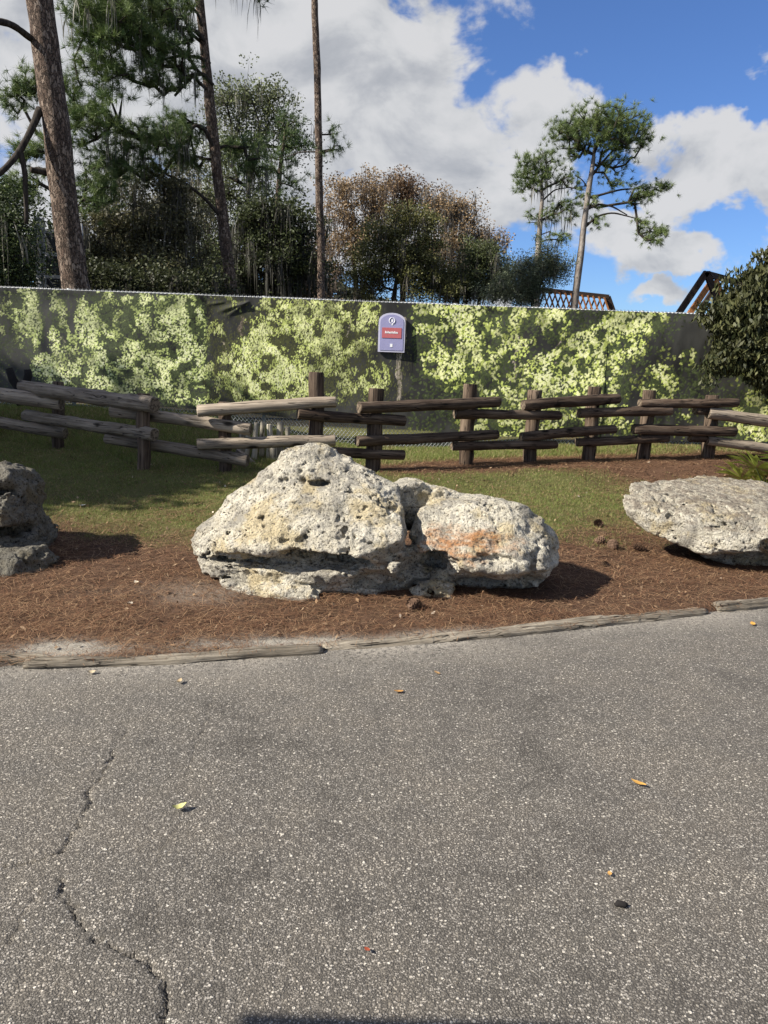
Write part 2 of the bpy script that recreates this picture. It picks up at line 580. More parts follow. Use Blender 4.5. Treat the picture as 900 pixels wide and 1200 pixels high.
# soil under the litter and the grass; colour comes with the mesh (what grows or lies there, with tree shade behind the screen)
m, g = mat('soil')
co = g.n('ShaderNodeNewGeometry').outputs['Position']
a = attr(g)
n2 = g.noise(co, 28, 6, 0.68)
n3 = g.noise(co, 110, 4, 0.7)
mul = g.ramp(g.m('ADD', g.m('MULTIPLY', n2, .5), g.m('MULTIPLY', n3, .5)), [(0.34, (.45, .43, .41)), (0.5, (.95, .95, .95)), (0.66, (1.0, 1.0, 1.0))])
finish(g, g.mix(1.0, a, mul, 'MULTIPLY'), 0.95, g.m('ADD', n2, g.m('MULTIPLY', n3, .6)), 0.8, 0.02, 0.1)
MAT['soil'] = m

# printed scrim
m, g = mat('scrim')
co = g.n('ShaderNodeNewGeometry').outputs['Position']
weave = g.noise(co, 260, 2)
finish(g, attr(g), 0.8, weave, 0.1, 0.002, 0.12, transl=0.0)
MAT['scrim'] = m

plain('galvanised', (.40, .41, .41), 0.45, 0.2, 12, metal=0.6)
plain('pale_wire', (.62, .62, .60), 0.6, 0.12, 12)
plain('chain_wire', (.34, .35, .35), 0.5, 0.2, 12, metal=0.4)
plain('steel_grey', (.34, .345, .35), 0.6, 0.25, 3)
plain('panel_dark', (.055, .058, .062), 0.7, 0.3, 2)
plain('sign_purple', (.29, .285, .46), 0.85, 0.06, 5)
plain('sign_rim', (.50, .49, .60), 0.85, 0.06, 5)
plain('sign_red', (.46, .13, .14), 0.85, 0.06, 5)
plain('sign_white', (.82, .82, .82), 0.85, 0.03, 5)
plain('cone_brown', (.115, .07, .045), 0.85, 0.35, 40)
plain('white_board', (.72, .72, .70), 0.6, 0.08, 3)
plain('matt_black', (.014, .012, .011), 0.9, 0.3, 12)
print('materials', round(time.time() - T0, 1))

# ------------------------------------------------------------------ terrain
_ed = np.polyfit([-1.92, -.33, 1.03, 2.72], [3.57, 3.91, 4.42, 5.06], 2)


def edge(x):
    xc = np.clip(x, -3.0, 4.5)
    return np.polyval(_ed, xc) + (x - xc) * (2 * _ed[0] * xc + _ed[1])


_cp = []
for x_ in np.arange(-12, 13, 1.5):
    e_ = float(edge(x_))
    _cp += [(x_, e_, .015), (x_, e_ + .9, .05), (x_, e_ + 2.2, .10), (x_, max(e_ + 3.2, 7.2), .17)]
_cp += [(-4.5, 10.2, .33), (-2.8, 8.6, .27), (-1.9, 8.8, .28), (-.1, 9.2, .29), (1.1, 10, .30), (2, 10.5, .31), (3, 11, .32), (4, 11.4, .34), (5.1, 11.9, .38), (7, 12, .42),
        (-3.5, 11.6, .68), (-5, 12, .72), (-7, 11, .7), (-9, 11, .75), (-2.2, 11.3, .5), (-1, 11.3, .30), (0, 11.8, .22), (1.5, 12.2, .26), (3, 12.4, .36), (5, 12.7, .44), (8, 13, .48),
        (-6, 9, .4), (-8, 8, .35), (8, 10, .35)]
for x_ in np.arange(-14, 15, 2):
    _cp += [(x_, 15, .35), (x_, 18, .3), (x_, 21, .3)]
_cp = np.array(_cp)


def gz(x, y):
    x = np.atleast_1d(np.asarray(x, float))
    y = np.atleast_1d(np.asarray(y, float))
    xc, yc = np.clip(x, -12, 12), np.clip(y, 1, 20)
    out = np.zeros(len(xc))
    for k in range(0, len(xc), 20000):
        d2 = (xc[k:k + 20000, None] - _cp[None, :, 0]) ** 2 + (yc[k:k + 20000, None] - _cp[None, :, 1]) ** 2
        w_ = np.exp(-d2 / (2 * 0.55 ** 2)) + 1e-6 / (d2 + .1) ** 2
        out[k:k + 20000] = (w_ * _cp[None, :, 2]).sum(1) / w_.sum(1)
    return out


def hit(px, py, dz=0.0):
    """the point of the terrain that a pixel of the photograph shows"""
    z = 0.1
    d = ray(px, py)
    for _ in range(25):
        t = (z + dz - EYE) / d[2]
        p = np.array([0, 0, EYE]) + d * t
        z = 0.5 * z + 0.5 * (float(gz(p[0], p[1])[0]) if p[1] > edge(p[0]) else 0.0)
    return np.array([p[0], p[1], z])


POSTPX = [(-60, 508, -62, 436), (68, 525, 68, 447), (169, 551, 167, 461), (264, 552, 263, 471), (369, 552, 371, 436), (437, 551, 441, 455),
          (545, 544, 552, 450), (620, 541, 627, 457), (690, 539, 697, 453), (753, 538, 761, 457), (829, 536, 835, 463), (935, 538, 943, 466)]
POSTS = [hit(a, b) for a, b, c_, d_ in POSTPX]
_fx = np.array([p[0] for p in POSTS])
_fy = np.array([p[1] for p in POSTS])


def fence_y(x):
    return np.interp(x, _fx, _fy)


def grass_w(x, y):
    """share of grass 0..1 in the ground cover"""
    q = P2(x, y)
    n_ = fbm(q * 0.9, 4, 3)
    n2_ = fbm(q * 3.1, 3, 8)
    fy = fence_y(x)
    start = np.interp(x, [-6, -2.5, -1, 1, 2.5, 4, 6], [5.9, 6.1, 6.3, 6.5, 6.9, 8.6, 10])
    a = sstep(y + n_ * .9 + n2_ * .35, start - .35, start + .75)
    strip = np.interp(x, [-3, -.3, .6, 3, 5], [0, 0, .75, 1.0, 1.3])
    b = 1 - sstep(y - n_ * .5 - n2_ * .25, fy - strip - .5, fy - strip + .25) * (strip > .02)
    back = sstep(y, fy + .25, fy + .7) * np.interp(x, [-9, 1.5, 3.5], [1, 1, .55])
    sh = np.interp(x, [2.2, 3.6], [1.0, 0.25])
    return np.clip(np.maximum(a * b * sh, back), 0, 1)


def sand_w(x, y):
    q = P2(x, y)
    n_ = fbm(q * 2.3, 4, 31)
    e = y - edge(x)
    s = np.exp(-((x + 1.55) / .5) ** 2 - ((e - .20) / .13) ** 2) * 1.25 + np.exp(-((x + .8) / .45) ** 2 - ((e - .16) / .09) ** 2) * .9
    s += np.exp(-((x + 1.22) / .28) ** 2 - ((y - 4.78) / .18) ** 2) * .7 + np.exp(-((x - .0) / .8) ** 2 - ((e - .10) / .06) ** 2) * .7
    s += np.exp(-((x + 1.75) / .25) ** 2 - ((y - 4.75) / .15) ** 2) * .15
    return np.clip(s * (1.0 + n_ * 1.3), 0, 1)


def axis(*parts):
    out = [np.arange(a, b, s) for a, b, s in parts]
    return np.unique(np.round(np.concatenate(out), 5))


def grid(xs, ys):
    Xg, Yg = np.meshgrid(xs, ys)
    n, k = len(ys), len(xs)
    i, j = np.meshgrid(np.arange(n - 1), np.arange(k - 1), indexing='ij')
    a = i * k + j
    return Xg.ravel(), Yg.ravel(), np.stack([a, a + 1, a + k + 1, a + k], -1).reshape(-1, 4)


xs = axis((-400, -40, 60), (-40, -12, 4), (-12, -5, .5), (-5, 6.5, .045), (6.5, 12, .5), (12, 40, 4), (40, 461, 60))
ys = axis((-60, 2, 6), (2, 3.2, .1), (3.2, 8, .04), (8, 13, .06), (13, 22, .5), (22, 60, 4), (60, 700, 60))
gx, gy, gF = grid(xs, ys)
zz = gz(gx, gy)
ee = gy - edge(gx)
rough_ = fbm(P2(gx, gy) * 4.0, 4, 2) * .016 + fbm(P2(gx, gy) * 14.0, 2, 6) * .006
zz = zz + rough_ * sstep(ee, 0, .3) * (gy < 16)
zz = np.where(ee < .10, zz - .16 * (1 - sstep(ee, -.02, .06)), zz)
gw, sw = grass_w(gx, gy), sand_w(gx, gy)
nb = fbm(P2(gx, gy) * 1.7, 4, 12)[:, None]
straw = np.array([.098, .058, .037]) * (1 + .35 * nb)
straw = straw * np.where((gy > 8.2)[:, None], np.array([1.15, 1.1, 1.05]), 1)
turf = np.array([.115, .128, .040]) * (1 + .4 * fbm(P2(gx, gy) * 2.6, 3, 44)[:, None])
turf = turf * .7 + np.array([.12, .085, .045]) * .3
sandc = np.array([.33, .30, .25])
gc = straw * (1 - gw[:, None]) + turf * gw[:, None]
gc = gc * (1 - sw[:, None]) + sandc * sw[:, None]
gc = np.where((gy > 14)[:, None], np.array([.028, .025, .015]), gc)  # dark woodland floor behind the screen, with tree shade put into the colour
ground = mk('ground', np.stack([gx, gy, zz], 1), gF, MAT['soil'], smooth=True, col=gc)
ground['kind'] = 'structure'

# asphalt path, its cracks cut as real grooves
ys = axis((-60, 0, 6), (0, 1.3, .1), (1.3, 3.60, .0075), (3.60, 3.601, .01))
ys[-1] = 3.6
xs = axis((-400, -40, 60), (-40, -4, 2), (-4, -2.05, .08), (-2.05, .2, .0075), (.2, 3.6, .03), (3.6, 10, .3), (10, 40, 3), (40, 461, 60))
gx, gr, gF = grid(xs, ys)
yy = gr + sstep(gr, 1.2, 3.6) * (edge(np.clip(gx, -8, 10)) + .07 - 3.6)


def unray(px, py):
    d = ray(px, py)
    t = -EYE / d[2]
    return (np.array([0, 0, EYE]) + d * t)[:2]


CRACKS = [([(150, 856), (133, 880), (122, 905), (103, 928), (103, 945), (92, 965), (80, 985), (66, 1001), (48, 1007), (20, 1013), (-40, 1022)], 1.0),
          ([(70, 1030), (75, 1048), (90, 1072), (96, 1084), (110, 1098), (130, 1109), (150, 1117), (165, 1126), (176, 1136), (190, 1150), (194, 1165), (197, 1230)], 1.2),
          ([(251, 812), (246, 835), (240, 852), (228, 880), (222, 905)], .5), ([(182, 1016), (190, 995), (205, 975), (215, 960)], .45),
          ([(176, 1136), (170, 1122), (182, 1105), (180, 1080), (188, 1050)], .4), ([(48, 1040), (36, 1065), (20, 1090), (8, 1112)], .5)]
zz = np.zeros(len(gx)) + .004
zz += fbm(P2(gx, yy) * 1.2, 3, 5) * .006 * (gr > 0)
zz += fbm(P2(gx, yy) * 60, 2, 15) * .0022 * (gr > 1.2) * (gx < .3) * (gx > -2.2)
near = np.where((gx > -2.4) & (gx < .5) & (gr > 1.2))[0]
jit = np.stack([fbm(P2(gx[near], yy[near]) * 30, 4, 71, .65), fbm(P2(gx[near], yy[near]) * 30, 4, 72, .65)], 1) * .026
pn = np.stack([gx[near], yy[near]], 1) + jit
for pts, wgt in CRACKS:
    w2 = np.array([unray(*p) for p in pts])
    dist = np.full(len(pn), 9.0)
    for a, b in zip(w2[:-1], w2[1:]):
        ab = b - a
        t = np.clip(((pn - a) @ ab) / (ab @ ab), 0, 1)
        dist = np.minimum(dist, np.linalg.norm(pn - a - t[:, None] * ab, axis=1))
    ww = (.0034 + .0030 * fbm(np.c_[pn * 9, np.zeros(len(pn))], 2, 81)) * wgt
    zz[near] -= .015 * min(wgt, 1) * (1 - sstep(dist, ww * .5, ww * 1.6))
    zz[near] -= .003 * wgt * (1 - sstep(dist, 0, .06))
ed_ = edge(np.clip(gx, -8, 10)) - yy
dust = np.clip(np.exp(-np.maximum(ed_, 0) / .19) * (.85 + .9 * fbm(P2(gx, yy) * 3, 3, 91)), 0, 1)
road = mk('asphalt_path', np.stack([gx, yy, zz], 1), gF, MAT['asphalt'], smooth=True, col=np.repeat(dust[:, None], 3, 1))
road['kind'] = 'structure'
print('terrain', round(time.time() - T0, 1))


# ------------------------------------------------------------------ boulders: signed distance, surface nets
def hull_planes(pts):
    bm = bmesh.new()
    for p in pts:
        bm.verts.new(p)
    bmesh.ops.convex_hull(bm, input=bm.verts)
    bm.normal_update()
    c = np.mean(np.array(pts), axis=0)
    N, D = [], []
    for f in bm.faces:
        n_ = np.array(f.normal)
        d_ = float(n_ @ np.array(f.verts[0].co))
        if n_ @ c > d_:
            n_, d_ = -n_, -d_
        N.append(n_)
        D.append(d_)
    bm.free()
    return np.array(N), np.array(D)


def sd_hull(p, pl, k=110.0):
    N, D = pl
    d = p @ N.T - D
    mx = d.max(1)
    return mx + np.log(np.exp(np.maximum(k * (d - mx[:, None]), -40)).sum(1)) / k - .006


def sd_ell(p, c, r):
    q = (p - np.array(c)) / np.array(r)
    l = np.linalg.norm(q, axis=1)
    return (l - 1) * min(r)


def smin(a, b, k):
    h = np.clip(.5 + .5 * (b - a) / k, 0, 1)
    return b + (a - b) * h - k * h * (1 - h)


def smax(a, b, k):
    return -smin(-a, -b, k)


def surface_nets(sdf, lo, hi, h):
    lo, hi = np.array(lo), np.array(hi)
    n = np.ceil((hi - lo) / h).astype(int) + 1
    n = ((n + 3) // 4) * 4 + 1
    cs = 4
    nc = (n - 1) // cs + 1
    ax = [lo[i] + np.arange(nc[i]) * h * cs for i in range(3)]
    pc = np.stack(np.meshgrid(*ax, indexing='ij'), -1).reshape(-1, 3)
    fc = sdf(pc, False).reshape(nc)
    f = fc
    for a in range(3):
        t = np.arange(n[a]) / cs
        i0 = np.minimum(t.astype(int), nc[a] - 2)
        w_ = t - i0
        sh = [1, 1, 1]
        sh[a] = -1
        w_ = w_.reshape(sh)
        f = np.take(f, i0, a) * (1 - w_) + np.take(f, i0 + 1, a) * w_
    idx = np.argwhere((f < .11) & (f > -.13))
    val = np.empty(len(idx))
    for k in range(0, len(idx), 30000):
        val[k:k + 30000] = sdf(lo + idx[k:k + 30000] * h, True)
    f[tuple(idx.T)] = val
    s = f < 0
    cnt = np.zeros(tuple(n - 1), np.int8)
    for dx in (0, 1):
        for dy in (0, 1):
            for dz in (0, 1):
                cnt += s[dx:n[0] - 1 + dx, dy:n[1] - 1 + dy, dz:n[2] - 1 + dz]
    act = np.argwhere((cnt > 0) & (cnt < 8))
    vid = np.full(tuple(n - 1), -1, np.int64)
    vid[tuple(act.T)] = np.arange(len(act))
    acc, num = np.zeros((len(act), 3)), np.zeros(len(act))
    corners = [(0, 0, 0), (1, 0, 0), (0, 1, 0), (1, 1, 0), (0, 0, 1), (1, 0, 1), (0, 1, 1), (1, 1, 1)]
    for i, a in enumerate(corners):
        for b in corners[i + 1:]:
            if sum(abs(np.array(a) - b)) != 1:
                continue
            A, B = act + a, act + b
            fa, fb = f[tuple(A.T)], f[tuple(B.T)]
            c = (fa < 0) != (fb < 0)
            t = np.where(c, fa / np.where(c, fa - fb, 1), 0)
            acc += np.where(c[:, None], A + (B - A) * t[:, None], 0)
            num += c
    V = lo + acc / num[:, None] * h
    Q = []
    for a in range(3):
        b, c = (a + 1) % 3, (a + 2) % 3
        sl0 = [slice(None)] * 3
        sl1 = [slice(None)] * 3
        sl0[a], sl1[a] = slice(0, -1), slice(1, None)
        ch = s[tuple(sl0)] != s[tuple(sl1)]
        e = np.argwhere(ch)
        ok = (e[:, b] > 0) & (e[:, c] > 0) & (e[:, b] < n[b] - 1) & (e[:, c] < n[c] - 1)
        e = e[ok]
        eb, ec = np.zeros(3, int), np.zeros(3, int)
        eb[b], ec[c] = 1, 1
        q = np.stack([vid[tuple((e - eb - ec).T)], vid[tuple((e - ec).T)], vid[tuple(e.T)], vid[tuple((e - eb).T)]], 1)
        inside = s[tuple(e.T)]
        q = np.where(inside[:, None], q, q[:, ::-1])
        Q.append(q[(q >= 0).all(1)])
    return V, np.concatenate(Q)


def boulder(name, label, shape, lo, hi, loc, material, h=.012, seed=0, rough=1.0, pits=1.0, strata=0.0, rotz=0.0):
    def sdf(p, fine):
        if fine:
            q = p + np.stack([fbm(p * 3.2, 3, seed + 1), fbm(p * 3.2, 3, seed + 2), fbm(p * np.array([2.6, 2.6, 5.0]), 3, seed + 3)], 1) * .034 * rough
        else:
            q = p
        d = shape(q)
        if fine:
            d = d + fbm(p * np.array([5, 5, 8]), 4, seed + 4, .55) * .026 * rough
            d = d + (worley(p * np.array([4.2, 4.2, 6.5]) + fbm(p * 6, 2, seed + 5)[:, None] * .35, seed + 5) - .5) * .024 * rough
            cr_ = np.abs(fbm(p * np.array([4.5, 4.5, 8]), 3, seed + 6))
            d = d + .036 * (1 - sstep(cr_, 0, .035)) * sstep(fbm(p * 2.2, 2, seed + 11), -.1, .25)
            if strata:
                d = d + np.abs(fbm(p * np.array([2.0, 2.0, 15]), 3, seed + 7)) * strata * (1 - .8 * sstep(p[:, 2], .25, .5))
            nr = np.abs(d) < .045
            p = p[nr]
            dn = d[nr]
            msk = sstep(fbm(p * 2.7, 3, seed + 12), -.02, .28)
            w1 = worley(p * np.array([12, 12, 15]) + fbm(p * 15, 2, seed + 13)[:, None] * .5, seed + 8, .34)
            dn = np.maximum(dn, (.42 * msk - w1) / 13 * pits)
            w2 = worley(p * 30 + fbm(p * 30, 2, seed + 14)[:, None] * .4, seed + 9, .26)
            dn = np.maximum(dn, (.38 * (.45 + .55 * msk) - w2) / 30 * pits)
            d[nr] = dn + fbm(p * 20, 4, seed + 10, .68) * .016 * rough
        return d
    V, Q = surface_nets(sdf, lo, hi, h)
    o = mk(name, V, Q, material, smooth=True)
    o.location = loc
    o.rotation_euler = (0, 0, rotz)
    tag(o, label, 'boulder', 'limestone boulders along the path')
    return o


HA = hull_planes([(-1.24, -.22, .06), (-.6, -.30, -.05), (0, -.28, -.05), (.22, -.15, -.05), (-1.37, -.06, .33), (-1.0, -.40, .30), (-.2, -.56, .34), (.14, -.46, .46),
                  (-.72, .04, .92), (-.63, .05, .985), (-.44, .08, .975), (-.15, .02, .80), (.10, -.05, .70), (.08, .35, .66), (-1.30, .04, .42), (-1.06, .06, .56), (-.88, .05, .72),
                  (-.95, .6, .40), (-.45, .62, .70), (.1, .6, .55), (-.9, .6, -.1), (.2, .6, -.1), (-1.2, .3, .1)])
HB = hull_planes([(.10, -.15, .06), (.14, -.20, .44), (.36, -.38, .30), (.80, -.46, .27), (1.14, -.30, .22), (1.31, 0, .22), (1.26, .08, .42), (1.12, -.02, .56), (.95, -.04, .635), (.60, -.05, .64),
                  (.35, .05, .64), (.24, -.1, .56), (1.08, .4, .42), (.4, .5, .60), (1.2, .3, .1), (.4, .5, -.1), (.55, -.12, -.02), (1.05, .0, -.02)])
HD = hull_planes([(.0, .1, .5), (.06, .06, .70), (.20, .08, .74), (.32, .10, .72), (.42, .14, .67), (.1, .5, .7), (.4, .5, .64), (.5, .3, .3), (.0, .5, .3), (.55, .14, .63)])
HC = hull_planes([(-1.20, -.36, -.05), (-1.22, -.28, .12), (-1.05, -.36, .13), (-.80, -.44, .06), (-.45, -.52, .10), (-.34, -.50, -.05), (-.7, -.1, .10), (-1.1, -.1, .1), (-.4, -.1, .08), (-.75, -.50, -.05)])


def shape_centre(p):
    a = sd_hull(p, HA)
    b = sd_hull(p, HB)
    c = sd_hull(p, HC, 40)
    d = smin(a, b, .05)
    d = smin(d, sd_hull(p, HD), .03)
    d = np.minimum(d, sd_ell(p, (.10, -.46, .24), (.085, .09, .065)))
    d = smax(d, -sd_ell(p, (.19, -.40, .50), (.055, .30, .24)), .03)           # cleft between the two humps
    d = smax(d, -sd_ell(p, (-.34, -.56, .26), (.30, .32, .075)), .03)          # overhangs low on the face
    d = smax(d, -sd_ell(p, (-.84, -.44, .21), (.36, .22, .05)), .03)
    d = smax(d, -sd_ell(p, (.31, -.46, .21), (.20, .42, .125)), .02)
    d = smax(d, -sd_ell(p, (.02, -.50, .10), (.24, .22, .085)), .03)
    d = smax(d, -sd_ell(p, (.70, -.50, .02), (.66, .42, .17)), .04)
    d = smax(d, -sd_ell(p, (.78, -.45, .40), (.10, .13, .045)), .02)
    d = smax(d, -sd_ell(p, (-.44, -.20, .74), (.075, .09, .022)), .02)
    d = smax(d, -sd_ell(p, (-.56, -.16, .80), (.03, .09, .05)), .015)
    d = smax(d, -sd_ell(p, (.72, -.44, .33), (.15, .10, .035)), .02)
    d = smax(d, -sd_ell(p, (1.0, -.38, .30), (.03, .14, .14)), .02)
    d = smax(d, -sd_ell(p, (.35, .0, .74), (.05, .2, .10)), .02)
    d = np.minimum(d, c)
    d = np.minimum(d, sd_ell(p, (.36, -.30, .05), (.15, .10, .05)))
    return d


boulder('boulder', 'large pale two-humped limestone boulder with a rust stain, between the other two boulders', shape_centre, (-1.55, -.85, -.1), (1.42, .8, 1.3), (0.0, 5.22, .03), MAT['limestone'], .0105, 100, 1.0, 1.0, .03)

HL = hull_planes([(-1.2, -.5, -.1), (.40, -.35, -.05), (.44, -.2, .2), (.40, -.32, .36), (.44, -.2, .52), (.36, -.25, .74), (.30, -.1, .88), (-.1, -.15, .94), (-.9, -.3, .9), (-1.3, 0, .5), (.3, .4, .8), (.42, .4, .1), (-1.0, .6, .6), (-1.2, .6, -.1), (.35, .4, -.1)])


def shape_left(p):
    d = sd_hull(p, HL)
    d = smin(d, sd_ell(p, (.44, -.24, .18), (.25, .26, .20)), .04)
    d = smax(d, -sd_ell(p, (.34, -.34, .44), (.26, .34, .075)), .02)
    d = smax(d, -sd_ell(p, (.20, -.36, .69), (.24, .28, .065)), .02)
    d = smax(d, -sd_ell(p, (.10, -.50, .20), (.22, .25, .06)), .02)
    d = smax(d, -sd_ell(p, (.40, -.46, .12), (.10, .12, .05)), .02)
    d = smax(d, -sd_ell(p, (-.7, -.50, .40), (.3, .3, .10)), .03)
    return d


pl = hit(20, 684)
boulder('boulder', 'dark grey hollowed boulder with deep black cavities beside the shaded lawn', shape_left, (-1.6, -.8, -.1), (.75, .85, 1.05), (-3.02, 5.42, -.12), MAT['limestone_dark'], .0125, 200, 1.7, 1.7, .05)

HR = hull_planes([(-.80, .1, .48), (-.76, -.1, .42), (-.74, .0, .30), (-.60, -.18, .22), (-.62, .35, .56), (-.2, -.42, .08), (-.45, -.28, .20), (.1, -.5, .03), (.7, -.5, .05), (1.1, -.3, .1), (-.3, .55, .58), (.3, .7, .60), (1.0, .6, .56), (1.25, .1, .35),
                  (-.1, -.50, .22), (.5, -.58, .25), (.4, -.40, .42), (-.3, -.25, .42), (.2, .3, -.08), (.9, .3, -.08), (-.3, .2, .1), (.2, -.2, -.08), (.9, -.2, -.08)])


def shape_right(p):
    d = sd_hull(p, HR)
    d = smax(d, -sd_ell(p, (.22, -.52, .22), (.06, .09, .06)), .02)
    d = smax(d, -sd_ell(p, (.35, -.62, .0), (1.0, .42, .16)), .03)
    d = smax(d, -sd_ell(p, (-.28, .12, .56), (.16, .16, .05)), .04)
    return d


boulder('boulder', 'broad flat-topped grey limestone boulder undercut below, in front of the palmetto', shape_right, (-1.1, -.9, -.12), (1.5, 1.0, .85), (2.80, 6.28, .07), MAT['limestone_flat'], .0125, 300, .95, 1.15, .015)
print('boulders', round(time.time() - T0, 1))


# ------------------------------------------------------------------ log fence
def log(name, p0, p1, r, material, parent=None, seed=0, seg=10, bow=.012, taper=.0, ends=True, flat=False):
    m_, L = frame(p0, p1)
    n = max(4, int(L / .12))
    t = np.linspace(0, 1, n)
    pts = np.stack([t * L, bow * np.sin(t * 3.1 + seed) + .006 * np.sin(t * 11 + seed * 2), bow * np.cos(t * 2.6 + seed * 1.7)], 1)
    rad = r * (1 + taper * (t - .5))
    # chamfered ends
    pts = np.concatenate([pts[:1], pts[:1] + [[.012, 0, 0]], pts[1:-1], pts[-1:] - [[.012, 0, 0]], pts[-1:]])
    rad = np.concatenate([rad[:1] * .9, rad[:1], rad[1:-1], rad[-1:], rad[-1:] * .9])
    V, Q, caps = tube(pts, rad, seg, .13, seed)
    F = [Q, np.concatenate(caps)]
    mid = np.r_[np.zeros(len(Q), int), np.ones(2, int)]
    o = mk(name, V, F, None, None, smooth=np.r_[np.ones(len(Q), bool), np.zeros(2, bool)], mats=[material, MAT['wood_end']], midx=mid)
    o.matrix_world = m_
    if parent:
        o.parent = parent
        o.matrix_parent_inverse = parent.matrix_basis.inverted()
    return o


fence = thing('log_fence', 'rustic post and rail fence of thick round logs in front of the printed screen', 'fence', tuple(POSTS[5]))
for i, (a, b, c, d) in enumerate(POSTPX):
    base = POSTS[i]
    top = at(c, d, base[1] + .03)
    r_ = .076 if i < 4 else .092 if i < 6 else .098
    log('post', base - np.array([0, 0, .15]), top, r_, MAT['wood_brown'], fence, i + 3, 10, .004)
RAILS = [((25, 453), (182, 474), 18, 'g'), ((-70, 452), (73, 471), 17, 'g'), ((30, 488), (182, 508), 14.5, 'g'), ((-70, 485), (77, 507), 13.5, 'g'),
         ((130, 482), (294, 503), 14.5, 'g'), ((125, 513), (290, 541), 14, 'g'), ((231, 481), (394, 472), 13.5, 'g'), ((231, 519.5), (393, 517), 13.5, 'g'),
         ((349, 484), (474, 494), 13, 'b'), ((352, 527), (473, 533), 12.5, 'b'), ((421, 478), (584, 470), 13.5, 'b'), ((418, 518), (582, 508), 12.5, 'b'),
         ((533, 486), (656, 486), 11.5, 'b'), ((530, 524), (652, 521), 10.5, 'b'), ((612, 475), (726, 468), 12.5, 'b'), ((610, 511.5), (721, 504), 11.5, 'b'),
         ((678, 483.5), (786, 482), 11.5, 'b'), ((676, 517.5), (782, 514), 10.5, 'b'), ((750, 472), (864, 472), 10.5, 'b'), ((742, 503), (861, 505), 12, 'b'),
         ((829, 484), (960, 501), 13.5, 'g'), ((828, 517), (960, 533), 11.5, 'g'), ((814, 482), (842, 482.5), 10.5, 'b'), ((808, 514), (838, 515), 9.5, 'b')]
for i, (a, b, d, w_) in enumerate(RAILS):
    ends = []
    for (px, py) in (a, b):
        q = at(px, py, 9.5)
        for _ in range(8):
            yv = float(fence_y(q[0])) - (.076 if q[0] < -1.2 else .095) - d / FPX * q[1] / 2 + .006
            q = at(px, py, yv)
        ends.append(q)
    if i >= 22:
        for q in ends:
            q[1] += .02
    rr = d / FPX * (ends[0][1] + ends[1][1]) / 2 / 2 * .99
    log('rail', ends[0], ends[1], rr, MAT['wood_grey' if w_ == 'g' else 'wood_brown'], fence, i * 7 + 1, 12, .012)

# forked black shape behind the fence, set where dark forked marks show
st = thing('forked_shape', 'black forked shape sticking up behind the fence rails', 'stump', tuple(at(25, 470, 10.9)))
A_ = Acc()
for pts, rr in (([(26, 475), (24, 458), (15, 445), (10, 432)], .065), ([(26, 470), (30, 452), (33, 440), (32, 433)], .06)):
    P_ = np.array([at(px, py, 10.9) for px, py in pts]) - np.array(st.location)
    V, Q, caps = tube(P_, [rr * 1.2, rr, rr * .95, rr * .8], 8, .15, 3)
    A_.add(V, [Q] + caps)
A_.build('stem', MAT['matt_black'], st, True)

# stakes behind the fence
pal = thing('stake_palisade', 'short row of pale upright wooden stakes behind the log fence by the chain link', 'palisade', tuple(hit(318, 548)))
for i, (px, t_, b_, wpx) in enumerate([(283, 508, 544, 7), (290, 503, 540, 5), (299, 495, 541, 5.5), (306, 494, 543, 5), (315, 497, 546, 6), (320, 510, 552, 7), (328, 494, 550, 7), (337, 500, 549, 5.5)]):
    p = hit(px, b_)
    yv = 9.9 - (i % 3) * .07
    lo_ = at(px, b_, yv)
    log('stake', np.array([lo_[0], yv, float(gz(lo_[0], yv)[0]) - .12]), at(px + 1, t_, yv + .02), wpx * 1.2 / FPX * yv / 2, MAT['wood_stake'], pal, i + 40, 8, .008, -.15)
p0, p1 = at(276, 529, 9.6), at(303, 546, 9.45)
tag(log('fallen_branch', p0, p1, .028, MAT['wood_grey'], None, 77, 7, .02), 'thin fallen grey branch lying by the stakes behind the fence', 'branch')

